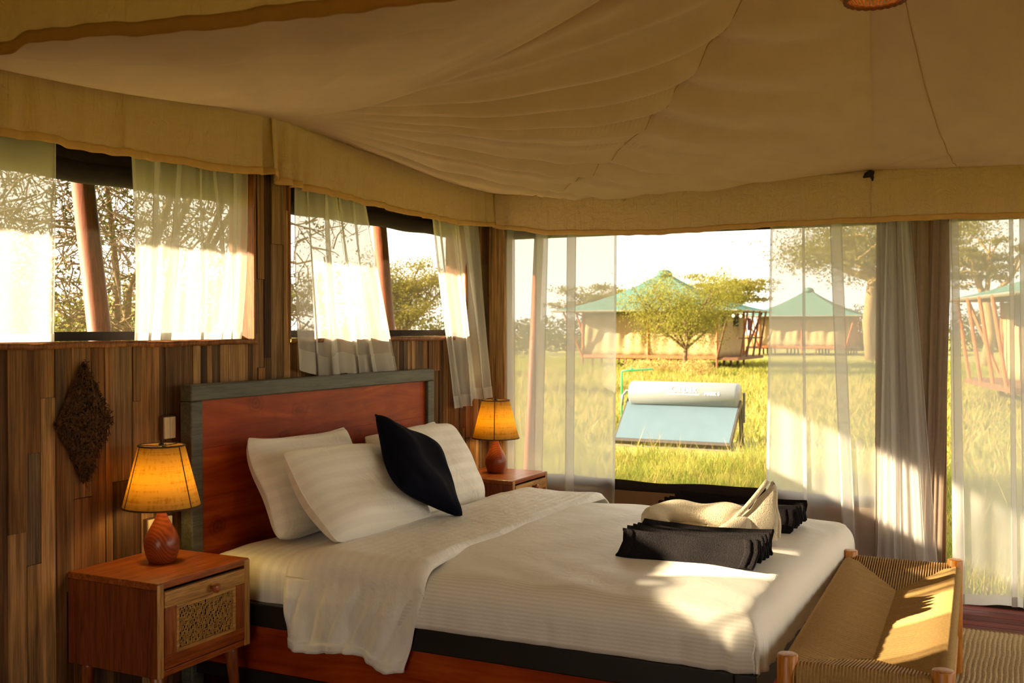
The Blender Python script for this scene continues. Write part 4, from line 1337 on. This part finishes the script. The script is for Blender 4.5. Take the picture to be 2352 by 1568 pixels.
# ------------------------------------------------------------------ pendant lamp
def pendant():
    x, y, z = 3.70, 0.505, 2.508
    t = thing('pendant_lamp', 'woven rattan pendant lampshade at the very top of the photo', 'lamp', (x, y, z))
    m = MB()
    prof = [(0.095, 0.0), (0.125, 0.03), (0.17, 0.09), (0.19, 0.16), (0.17, 0.24), (0.11, 0.31), (0.04, 0.35)]
    n = 64
    for k in range(n):
        for d in (1, -1):
            pts = []
            for i, (r, zz_) in enumerate(prof):
                a = 2 * PI * k / n + d * i * 0.06
                pts.append((x + r * math.cos(a), y + r * math.sin(a), z + zz_))
            m.tube(pts, 0.0022, 4, False)
    tag(m.build('rattan_weave', M['rattan'], t, True), kind='stuff')
    for r, zz_, th in ((0.095, 0, 0.008), (0.19, 0.16, 0.004), (0.04, 0.35, 0.006)):
        MB().tube([(x + r * math.cos(a), y + r * math.sin(a), z + zz_ + 0.0016 * math.sin(a * 24)) for a in np.linspace(0, 2 * PI, 97)], th, 8, False).build('rim', M['rattan_dark'], t, True)
    MB().tube([(x, y, z + 0.2), (x, y, 3.25)], 0.004, 6).build('cord', M['black_paint'], t)
    MB().lathe([(0.012, 0.14), (0.03, 0.17), (0.03, 0.19), (0.012, 0.22)], 16, (x, y, z)).build('bulb', M['bulb'], t, True)
pendant()

# ------------------------------------------------------------------ leaning roof poles outside
def pole(label, top, bot, r):
    t = thing('roof_pole', label, 'pole', bot, 'leaning roof poles')
    MB().tube([bot, ((top[0] + bot[0]) / 2 + 0.01, (top[1] + bot[1]) / 2, (top[2] + bot[2]) / 2), top], [r * 1.05, r, r * 0.95], 16).build('trunk', M['pole'], t, True)
    MB().lathe([(r * 0.8, 0), (r * 0.8, 0.14)], 14, (top[0], top[1], top[2] - 0.02)).build('bracket', M['alu'], t, True)
    MB().tube([(top[0] + r * 1.0 * math.cos(a), top[1] + r * 1.0 * math.sin(a), top[2] - 0.01) for a in np.linspace(0, 2 * PI, 17)], 0.008, 6, False).build('wire_tie', M['black_paint'], t, True)
pole('thick orange pole leaning outside the left window', (3.60, 4.06, 2.155), (3.625, 3.70, -0.6), 0.055)
pole('orange pole seen beside the blowing sheer above the headboard', (6.09, 4.05, 2.2), (6.10, 3.80, -0.6), 0.05)
pole('slim orange pole seen through the corner sheer', (6.86, 3.20, 2.2), (6.55, 3.20, -0.6), 0.035)

# ------------------------------------------------------------------ solar water heater
def heater():
    # along y at x ~ 17.5 ; left end y=6.55 right end y=4.66
    ya, yb = 6.57, 4.54
    xf = 17.1
    t = thing('solar_water_heater', 'white solar water heater with horizontal tank standing in the grass', 'solar heater', (xf, (ya + yb) / 2, -0.6))
    # collector: sloping panel facing the camera
    bot, top = Vector((xf, 0, -0.57)), Vector((xf + 0.72, 0, 0.13))
    up_ = (top - bot).normalized()
    nrm = Vector((-up_.z, 0, up_.x))
    m = MB()
    ya_t, yb_t = ya - 0.05, yb - 0.02
    def pt(s, y, d): 
        p = bot + (top - bot) * s + nrm * d
        return (p.x, y, p.z)
    V = [pt(0, ya, 0), pt(0, yb, 0), pt(1, yb, 0), pt(1, ya, 0), pt(0, ya, 0.09), pt(0, yb, 0.09), pt(1, yb, 0.09), pt(1, ya, 0.09)]
    m.add(V, [(0, 3, 2, 1), (4, 5, 6, 7), (0, 1, 5, 4), (1, 2, 6, 5), (2, 3, 7, 6), (3, 0, 4, 7)])
    m.build('collector_case', M['dark_alu'], t, bevel=0.006)
    g = MB().add([pt(0.06, ya - 0.03, 0.094), pt(0.06, yb + 0.03, 0.094), pt(0.98, yb + 0.03, 0.094), pt(0.98, ya - 0.03, 0.094),
                  pt(0.06, ya - 0.03, 0.088), pt(0.06, yb + 0.03, 0.088), pt(0.98, yb + 0.03, 0.088), pt(0.98, ya - 0.03, 0.088)],
                 [(0, 1, 2, 3), (4, 7, 6, 5), (0, 4, 5, 1), (1, 5, 6, 2), (2, 6, 7, 3), (3, 7, 4, 0)])
    g.build('collector_glass', M['collector'], t)
    MB().box((xf - 0.02, yb, -0.62), (xf + 0.02, ya, -0.585)).build('base_rail', M['alu'], t)
    # tank
    tc = Vector((xf + 0.62, 0, 0.27))
    R = 0.21
    y0t, y1t = ya - 0.09, yb + 0.03
    n = 40
    prof = [(0.02, 0), (R * 0.9, 0.0), (R, 0.03), (R, (y0t - y1t) - 0.03), (R * 0.9, (y0t - y1t)), (0.02, (y0t - y1t))]
    mk = MB().lathe(prof, n)
    mk.v = [(tc.x + p[0], y1t + p[2], tc.z + p[1]) for p in mk.v]
    mk.f = [tuple(reversed(f)) for f in mk.f]
    tank = mk.build('tank', M['white_tank'], t, True)
    # lettering wrapped on the tank
    def letters(body, size, yc, ang, th=0.004):
        cu = bpy.data.curves.new('lettering', 'FONT')
        cu.body = body
        cu.size = size
        cu.extrude = 0.0
        cu.align_x = 'CENTER'
        ob = bpy.data.objects.new('lettering_tmp', cu)
        COL.objects.link(ob)
        dg = bpy.context.evaluated_depsgraph_get()
        me = bpy.data.meshes.new_from_object(ob.evaluated_get(dg))
        bpy.data.objects.remove(ob)
        lo = tank.parent.location
        V, Fc = [], []
        for v_ in me.vertices:
            a = ang + v_.co.y / R
            V.append((tc.x - (R + 0.011) * math.cos(a), yc - v_.co.x, tc.z + (R + 0.011) * math.sin(a)))
        for p_ in me.polygons: Fc.append(tuple(p_.vertices))
        o = MB().add(V, Fc).build('lettering', M['tank_letter'], tank, world=True)
        o.location = (0, 0, 0)
        o.data.transform(Matrix.Translation(-Vector(lo)))
        return o
    letters('Calpak', 0.17, 5.48, 0.22)
    letters('MARK 5', 0.075, 4.98, 0.03)
    a0 = 0.03
    m = MB().add([(tc.x - (R + .004) * math.cos(a), y, tc.z + (R + .004) * math.sin(a)) for y in (5.78, 5.20) for a in (a0, a0 + 0.07)], [(0, 1, 3, 2)])
    o = m.build('underline', M['tank_letter'], tank)
    o.data.transform(Matrix.Translation(-Vector(t.location)))
    # legs
    for y in (ya - 0.1, yb + 0.02):
        MB().tube([(tc.x + 0.1, y, tc.z - 0.1), (tc.x + 0.22, y, -0.6)], 0.018, 6).build('leg', M['dark_alu'], t)
        MB().tube([(tc.x - 0.02, y, tc.z - 0.2), (tc.x + 0.06, y, -0.6)], 0.018, 6).build('leg', M['dark_alu'], t)
    MB().tube([(tc.x, yb - 0.05, tc.z - 0.45), (tc.x, yb - 0.05, tc.z + 0.05)], 0.022, 6).build('bracket', M['dark_alu'], t)
    MB().tube([(tc.x, y0t, tc.z + 0.02), (tc.x, y0t + 0.10, tc.z + 0.03), (tc.x - 0.05, y0t + 0.15, tc.z - 0.05), (tc.x - 0.08, y0t + 0.15, tc.z - 0.22)], 0.024, 8).build('hose', M['white_tank'], t, True)
    # green supply pipe
    px = tc.x + 0.35
    g = thing('water_pipe', 'thin green pipe bent beside the solar water heater tank', 'pipe', (px, ya + 0.23, -0.6))
    MB().tube([(px, ya + 0.23, -0.6), (px, ya + 0.23, 0.60), (px, ya + 0.22, 0.63), (px, ya + 0.10, 0.645), (px + 0.4, ya - 0.22, 0.66)], 0.017, 8).build('pipe_run', M['green_pipe'], g, True)
    MB().lathe([(0.028, 0), (0.028, 0.06)], 10, (px, ya + 0.23, 0.15)).build('coupling', M['green_pipe'], g)
    MB().lathe([(0.026, 0), (0.026, 0.07)], 10, (px + 0.05, ya + 0.06, 0.62)).build('coupling', M['green_pipe'], g)
heater()

# ------------------------------------------------------------------ neighbouring tents
def hut(label, cx, cy, rot, seed, veranda=1, lamps=False, ladder=False, sx=5.0, sy=6.0, lowdetail=False):
    """centre cx,cy at floor; local x depth, local y width; front faces -x"""
    r = random.Random(seed)
    t = thing('safari_tent', label, 'tent', (cx, cy, 0), 'tents on stilts in the meadow', rot=rot)
    hx, hy = sx / 2, sy / 2
    def bd(mb, name, mat, par=None, **k): return mb.build(name, M[mat], par or t, world=False, **k)
    vy = -1 if veranda > 0 else 1
    # deck
    vd = 1.0
    bd(MB().box((-hx, -hy - (vd if veranda > 0 else 0), -0.14), (hx, hy + (vd if veranda < 0 else 0), 0.0)), 'deck', 'brown_post')
    bd(MB().box((-hx - 0.05, -hy, -0.10), (-hx, hy, 0.06)), 'deck_edge', 'orange_post')
    # canvas walls with vertical rippling
    def wall(p, q, name, z0=0.0, z1=2.1, amp=0.04):
        N = 60
        P_ = np.zeros((N, 8, 3))
        d = np.array([q[0] - p[0], q[1] - p[1]]); L = np.linalg.norm(d); d /= L
        nn = np.array([d[1], -d[0]])
        for i in range(N):
            s = i / (N - 1)
            for j in range(8):
                w = j / 7
                rip = amp * (math.sin(s * L * 5 + seed + w * 1.2) + 0.6 * math.sin(s * L * 11 + w * 2)) * math.sin(PI * w) 
                P_[i, j] = (p[0] + d[0] * L * s + nn[0] * rip, p[1] + d[1] * L * s + nn[1] * rip, z0 + (z1 - z0) * w)
        bd(MB().grid(P_), name, 'hut_canvas', smooth=True, solid=0.01)
    e = 0.06
    wall((-hx + e, -hy + 0.02), (-hx + e, 0.0), 'front_wall')
    wall((-hx + e, 0.0), (-hx + e, hy), 'front_wall', amp=0.06)
    wall((hx - e, -hy + 0.02), (hx - e, hy), 'back_wall')
    wall((-hx + e, -hy + 0.02), (hx - e, -hy + 0.02), 'side_wall')
    wall((-hx + e, hy - e), (hx - e, hy - e), 'side_wall')
    # wall posts
    for y in (-hy, 0.0, hy):
        bd(MB().tube([(-hx, y, -0.6), (-hx, y, 2.15)], 0.055, 8), 'post', 'orange_post')
    for y in (-hy, hy):
        bd(MB().tube([(hx, y, -0.6), (hx, y, 2.15)], 0.055, 8), 'post', 'orange_post')
    # dark window strips on the side facing the veranda
    yv = vy * (hy - 0.02) if veranda > 0 else hy - e
    for xx in (-1.3, 0.9):
        yy = (-hy - 0.005) if veranda > 0 else (hy + 0.005)
        w = bd(MB().box((xx - 0.45, yy - 0.02, 1.45), (xx + 0.45, yy + 0.02, 1.95)), 'window_flap', 'black_fabric')
    # leaning eave struts
    ov = 1.05
    for (x, y, ox, oy) in ([(-hx, -hy, -0.75, -0.75), (-hx, hy, -0.75, 0.75), (hx, -hy, 0.75, -0.75), (hx, hy, 0.75, 0.75)]
                           + [(-hx + sx * f, -hy - (vd if veranda > 0 else 0) + 0.05, 0, -0.35 if veranda > 0 else -0.75) for f in (0.12, 0.35, 0.6, 0.85)]
                           + [(-hx + sx * f, hy + (vd if veranda < 0 else 0) - 0.05, 0, 0.35 if veranda < 0 else 0.75) for f in (0.15, 0.4, 0.65, 0.9)]):
        bd(MB().tube([(x, y, -0.1), (x + ox, y + oy, 2.2)], 0.05, 8), 'eave_strut', 'brown_post' if (veranda > 0 and y < 0) else 'orange_post')
    # stilts
    for i in range(5):
        for y in (-hy, -hy / 3, hy / 3, hy):
            bd(MB().tube([(-hx + sx * i / 4, y, -0.65), (-hx + sx * i / 4, y, -0.1)], 0.06, 6), 'stilt', 'brown_post')
    # pagoda roof : concave hip with a small cap
    N = 20
    ex, ey = hx + ov, hy + ov + (0.2 if veranda else 0)
    P_ = np.zeros((4 * N, 14, 3))
    ring = []
    cs = [(-ex, -ey), (ex, -ey), (ex, ey), (-ex, ey)]
    for k in range(4):
        a, b = cs[k], cs[(k + 1) % 4]
        for i in range(N):
            f = i / N
            ring.append((a[0] + (b[0] - a[0]) * f, a[1] + (b[1] - a[1]) * f, 0.10 * (1 - 4 * f * (1 - f)) * 0))
    for i, (x, y, z) in enumerate(ring):
        for j in range(14):
            s = j / 13
            k = 1 - s
            P_[i, j] = (x * k, y * k, 2.2 + 2.0 * (0.45 * s + 0.55 * s ** 2.2))
    bd(MB().grid(P_, closed_u=True), 'roof', 'teal_roof', smooth=False, solid=0.03)
    fasc = MB()
    for k in range(4):
        a, b = cs[k], cs[(k + 1) % 4]
        fasc.tube([(a[0], a[1], 2.18), (b[0], b[1], 2.18)], 0.05, 6)
    bd(fasc, 'fascia', 'alu')
    bd(MB().lathe([(0.42, 3.95), (0.36, 4.12), (0.30, 4.22), (0.10, 4.30)], 16), 'roof_cap', 'teal_roof', smooth=True)
    if lamps:
        for (x, y) in ((-hx + 1.0, -hy - 0.5), (-hx + 2.4, -hy - 0.5)):
            bd(MB().lathe([(0.02, 1.88), (0.06, 1.93), (0.06, 1.97), (0.02, 2.02)], 10, (x, y, 0)), 'porch_bulb', 'hut_bulb', smooth=True)
        bd(MB().box((1.0, -hy - 0.62, 1.25), (1.5, -hy - 0.56, 1.85)), 'hanging_cloth', 'maroon')
        bd(MB().box((-hx, -hy - vd, 0.85), (hx, -hy - vd + 0.05, 0.92)), 'handrail', 'brown_post')
    return t
hut('teal-roofed canvas tent behind the bushy tree, centre of the window view', 51.5, 17.1, 0.0, 1, 1, True, sy=6.8)
hut('far teal-roofed canvas tent half veiled by the long sheer', 79.5, 15.4, 0.0, 2, -1)
hut('nearer canvas tent seen through the rightmost sheer', 31.0, -2.55, math.radians(15), 3, -1, sx=5.4)

# ------------------------------------------------------------------ vegetation
def leaf_tris(C, size, rg, flat=0.0):
    """C (n,3) centres -> random triangles"""
    n = len(C)
    a = rg.normal(0, 1, (n, 3)); b = rg.normal(0, 1, (n, 3))
    a[:, 2] *= (1 - flat); b[:, 2] *= (1 - flat)
    a /= np.linalg.norm(a, axis=1)[:, None]; b /= np.linalg.norm(b, axis=1)[:, None]
    s = size * rg.uniform(0.6, 1.4, (n, 1))
    V = np.empty((n, 3, 3))
    V[:, 0] = C - a * s * 0.5
    V[:, 1] = C + a * s * 0.5
    V[:, 2] = C + b * s
    return V.reshape(-1, 3)
def tri_obj(name, V, mat, parent):
    V = V - np.array(parent.location) if parent is not None else V
    me = bpy.data.meshes.new(name)
    n = len(V)
    me.vertices.add(n); me.vertices.foreach_set('co', V.astype(np.float32).ravel())
    me.loops.add(n); me.loops.foreach_set('vertex_index', np.arange(n, dtype=np.int32))
    me.polygons.add(n // 3)
    me.polygons.foreach_set('loop_start', np.arange(0, n, 3, dtype=np.int32))
    me.materials.append(mat)
    me.update(calc_edges=True); me.validate()
    o = bpy.data.objects.new(name, me)
    COL.objects.link(o)
    if parent is not None: o.parent = parent
    return o

def acacia(name, label, base, H, R, seed, nleaf=6000, crown=0.35, trunk_r=0.12, mat='leaf_acacia', bark='bark', leaf=0.10, fork=0.35, group='acacia trees outside', flat=0.25, lean=0.0, low=0.45, nb=7, twigs=4, tier=(0.16, 0.07)):
    rg = np.random.default_rng(seed)
    r = random.Random(seed)
    base = Vector(base)
    t = thing(name, label, 'tree', base, group)
    m = MB()
    fz = H * fork
    fk = base + Vector((lean * fz, 0.3 * lean * fz, fz))
    m.tube([base, base + Vector((0.04 * H * r.uniform(-1, 1), 0.04 * H * r.uniform(-1, 1), fz * 0.5)), fk], [trunk_r * 1.15, trunk_r, trunk_r * 0.85], 8)
    centres = []
    for k in range(nb):
        a = 2 * PI * (k + r.uniform(-.3, .3)) / nb
        rr = R * r.uniform(0.35, 0.85)
        end = base + Vector((lean * H + rr * math.cos(a), rr * math.sin(a), H * (1 - crown * r.uniform(0.15, 0.9))))
        mid = fk + (end - fk) * 0.5 + Vector((r.uniform(-.1, .1) * R, r.uniform(-.1, .1) * R, -0.06 * H * r.uniform(-0.5, 1)))
        m.tube([fk, mid, end], [trunk_r * 0.6, trunk_r * 0.4, trunk_r * 0.12], 6, False)
        for q in range(twigs):
            s = r.uniform(0.3, 0.95)
            p = fk + (end - fk) * s
            e2 = p + Vector((r.uniform(-1, 1) * R * 0.4, r.uniform(-1, 1) * R * 0.4, r.uniform(-0.03, 0.18) * H))
            m.tube([p, p + (e2 - p) * 0.5 + Vector((0, 0, 0.02 * H)), e2], [trunk_r * 0.28, trunk_r * 0.2, trunk_r * 0.06], 5, False)
            centres.append(e2)
        centres.append(end)
    m.build('trunk', M[bark], t, True)
    C = []
    per = nleaf // len(centres)
    for c in centres:
        g = rg.normal(0, 1, (per, 3)) * np.array([R * tier[0], R * tier[0], H * crown * tier[1]]) * rg.uniform(0.6, 1.3)
        C.append(g + np.array(c))
    C = np.concatenate(C)
    tri_obj('foliage', leaf_tris(C, leaf, rg, flat), M[mat], t)
    return t
acacia('bushy_tree', 'bushy acacia standing in front of the middle tent', (43.7, 13.57, -0.6), 4.55, 2.9, 11, 30000, 0.62, 0.10, 'leaf_bright', 'bark', 0.06, 0.24, 'acacia trees outside', 0.0, nb=9, twigs=7, tier=(0.13, 0.13))
acacia('acacia_tree', 'flat-topped acacia behind the middle tent, seen at left through the sheer edge', (70, 28.2, -0.6), 5.2, 3.8, 12, 6000, 0.35, 0.16, 'leaf_acacia', 'bark', 0.14, 0.45)
acacia('acacia_tree', 'flat-topped acacia rising behind the far tent roof', (98, 26.0, -0.6), 6.6, 4.6, 13, 7000, 0.30, 0.2, 'leaf_acacia', 'bark', 0.18, 0.45)
acacia('acacia_tree', 'tall acacia with thick trunk seen through the long sheer near the grey drape', (64, 8.8, -0.6), 10.5, 7.5, 14, 40000, 0.55, 0.35, 'leaf_acacia', 'bark_light', 0.11, 0.45, lean=-0.02, nb=10, twigs=6)
acacia('acacia_tree', 'acacia branch crown at the top of the rightmost sheer', (58, 2.6, -0.6), 6.6, 2.6, 15, 8000, 0.20, 0.25, 'leaf_acacia', 'bark_light', 0.11, 0.5)
acacia('acacia_tree', 'spreading acacia seen through the window above the headboard', (27.5, 17.6, -0.6), 4.3, 2.3, 16, 30000, 0.42, 0.10, 'leaf_acacia', 'bark', 0.05, 0.40, nb=9, twigs=6, tier=(0.15, 0.09))
acacia('acacia_tree', 'low acacia beneath the spreading one in the headboard window', (36, 25.0, -0.6), 2.6, 2.2, 26, 9000, 0.5, 0.10, 'leaf_acacia', 'bark', 0.06, 0.3, nb=9, twigs=5)
acacia('acacia_tree', 'distant acacia visible through the blowing sheer', (33, 27.5, -0.6), 4.4, 3.0, 17, 12000, 0.5, 0.12, 'leaf_dark', 'bark', 0.09, 0.3)

# thorn tree right outside the left window: tangle of fine twigs
def thorn_tree(label, base, seed, box, ntw, nleaf):
    rg = np.random.default_rng(seed)
    r = random.Random(seed)
    t = thing('thorn_tree', label, 'tree', base, 'thorn trees outside the left window')
    m = MB()
    (x0, x1), (y0, y1), (z0, z1) = box
    b = Vector(base)
    tips = []
    for k in range(10):
        e = Vector((r.uniform(x0, x1), r.uniform(y0, y1), r.uniform(z0 + 0.8 * (z1 - z0), z1)))
        mid = b + (e - b) * 0.45 + Vector((r.uniform(-.4, .4), r.uniform(-.4, .4), 0.3))
        m.tube([b, b + (mid - b) * 0.5, mid, e], [0.10, 0.06, 0.04, 0.015], 6, False)
        tips += [mid, e, (mid + e) / 2, b + (mid - b) * 0.7]
    m.build('trunk', M['bark'], t, True)
    m = MB()
    C = []
    for k in range(ntw):
        p = Vector((r.uniform(x0, x1), r.uniform(y0, y1), z0 + (z1 - z0) * r.random() ** 0.8))
        d = Vector((r.gauss(0, 1), r.gauss(0, 1), r.gauss(-0.1, 0.8))).normalized()
        L = r.uniform(0.35, 1.0)
        pts = [p]
        for i in range(4):
            d = (d + Vector((r.gauss(0, .45), r.gauss(0, .45), r.gauss(-0.12, .4)))).normalized()
            p = p + d * L / 4
            pts.append(p)
            for q in range(2):
                C.append(p + Vector((r.gauss(0, .08), r.gauss(0, .08), r.gauss(0, .06))))
        rad = r.uniform(0.004, 0.013)
        m.tube(pts, [rad, rad * .85, rad * .7, rad * .5, rad * .25], 4, False)
    tag(m.build('twigs', M['bark'], t, True), kind='stuff')
    C = np.array([tuple(c) for c in C])
    idx = rg.integers(0, len(C), nleaf)
    C = C[idx] + rg.normal(0, 0.05, (nleaf, 3))
    tri_obj('foliage', leaf_tris(C, 0.035, rg), M['leaf_dark'], t)
thorn_tree('tangled thorn tree right outside the left window', (8.6, 9.2, -0.6), 5, ((5.4, 10.4), (7.2, 10.2), (1.0, 4.6)), 2300, 26000)

def bush(label, base, R, H, seed, n, mat, leaf=0.10, group='low bushes in the meadow'):
    rg = np.random.default_rng(seed)
    r = random.Random(seed)
    t = thing('bush', label, 'bush', base, group)
    b = Vector(base)
    m = MB()
    for k in range(9):
        e = b + Vector((r.uniform(-.7, .7) * R, r.uniform(-.7, .7) * R, H * r.uniform(.5, .95)))
        m.tube([b, b + (e - b) * .5 + Vector((0, 0, .1 * H)), e], [0.02 * H, 0.014 * H, 0.004 * H], 4, False)
    m.build('stems', M['bark'], t)
    u = rg.normal(0, 1, (n, 3)); u /= np.linalg.norm(u, axis=1)[:, None]
    rad = rg.uniform(0.35, 1, (n, 1)) ** 0.6 * (1 + 0.25 * np.sin(u[:, :1] * 7 + seed) * np.cos(u[:, 1:2] * 5))
    C = u * rad * np.array([R, R, H * 0.55]) + np.array(base) + np.array([0, 0, H * 0.5])
    C[:, 2] = np.maximum(C[:, 2], base[2] + 0.02)
    tri_obj('foliage', leaf_tris(C, leaf, rg), M[mat], t)
GBU = 'low bushes in the meadow'
bush('rounded green bush low behind the leaning pole outside the left window', (9.5, 12.8, -0.6), 2.2, 2.6, 31, 16000, 'leaf_bright', 0.06)
bush('second green bush beyond the left window, nearer the pillar', (13.5, 14.6, -0.6), 2.4, 2.6, 32, 14000, 'leaf_bright', 0.07)
bush('bush at the foot of the acacia in the headboard window', (26, 19.5, -0.6), 2.5, 1.9, 33, 5000, 'leaf_acacia', 0.09)
bush('distant bush line through the corner sheer, left', (70, 36.0, -0.6), 5.0, 2.6, 34, 4000, 'leaf_dark', 0.2)
bush('distant bush line through the corner sheer, right', (84, 36.5, -0.6), 5.0, 2.8, 35, 4000, 'leaf_dark', 0.2)
bush('distant dark bush right of the far tent', (96, 14.0, -0.6), 5.0, 3.6, 36, 4500, 'leaf_dark', 0.22)
bush('distant dark bush beside the tall acacia trunk', (96, 3.2, -0.6), 5.0, 3.6, 37, 4500, 'leaf_dark', 0.22)
bush('distant bushes behind the rightmost sheer', (98, -7.8, -0.6), 5.6, 3.8, 38, 4500, 'leaf_dark', 0.22)
bush('dry brush pile under the middle tent, left of the bushy tree', (45, 15.3, -0.6), 1.5, 0.55, 39, 2500, 'dry_grass', 0.07)
bush('pale dry shrub right of the bushy tree trunk', (42, 12.55, -0.6), 0.7, 0.7, 40, 1800, 'dry_grass', 0.06)
bush('distant treeline bush far left behind the corner sheer', (60, 38.0, -0.6), 5.0, 3.0, 41, 4000, 'leaf_dark', 0.2)

# meadow grass
def grass(name, label, n, xr, yr, hr, wd, mat, seed, power=1.0):
    rg = np.random.default_rng(seed)
    X = xr[0] + (xr[1] - xr[0]) * rg.random(n) ** power
    Y = rg.uniform(yr[0], yr[1], n)
    clump = 0.5 + 0.5 * np.sin(X * 2.1 + 1.3 * np.sin(Y * 1.7)) * np.cos(Y * 2.3 + np.sin(X))
    h = rg.uniform(hr[0], hr[1], n) * (0.55 + 0.75 * clump)
    keep = ~((X > 15.6) & (X < 18.4) & (Y > 4.2) & (Y < 6.9) & (h > 0.10))
    X, Y, h = X[keep], Y[keep], h[keep]
    n = len(X)
    a = rg.uniform(0, 2 * PI, n)
    w = wd * (0.6 + 0.8 * rg.random(n)) * (1 + X / 30)
    ln = h * rg.uniform(0.2, 0.9, n)
    la = rg.uniform(0, 2 * PI, n)
    V = np.empty((n, 3, 3))
    V[:, 0] = np.stack([X - w * np.cos(a), Y - w * np.sin(a), np.full(n, -0.61)], -1)
    V[:, 1] = np.stack([X + w * np.cos(a), Y + w * np.sin(a), np.full(n, -0.61)], -1)
    V[:, 2] = np.stack([X + ln * np.cos(la), Y + ln * np.sin(la), -0.6 + h], -1)
    o = tri_obj(name, V.reshape(-1, 3), M[mat], None)
    tag(o, label, 'grass', kind='stuff')
grass('meadow_grass', 'yellow-green meadow grass filling the view outside the tent', 260000, (7.2, 62), (-12, 34), (0.10, 0.26), 0.010, 'grass', 1, 1.5)
grass('tall_grass', 'taller tangled green grass below the solar water heater', 60000, (8.0, 15.0), (-1, 9), (0.14, 0.36), 0.006, 'grass', 2, 1.0)
grass('dry_grass_stems', 'pale dry grass stems scattered through the meadow', 16000, (8.0, 40), (-6, 22), (0.2, 0.5), 0.005, 'dry_grass', 3, 1.3)
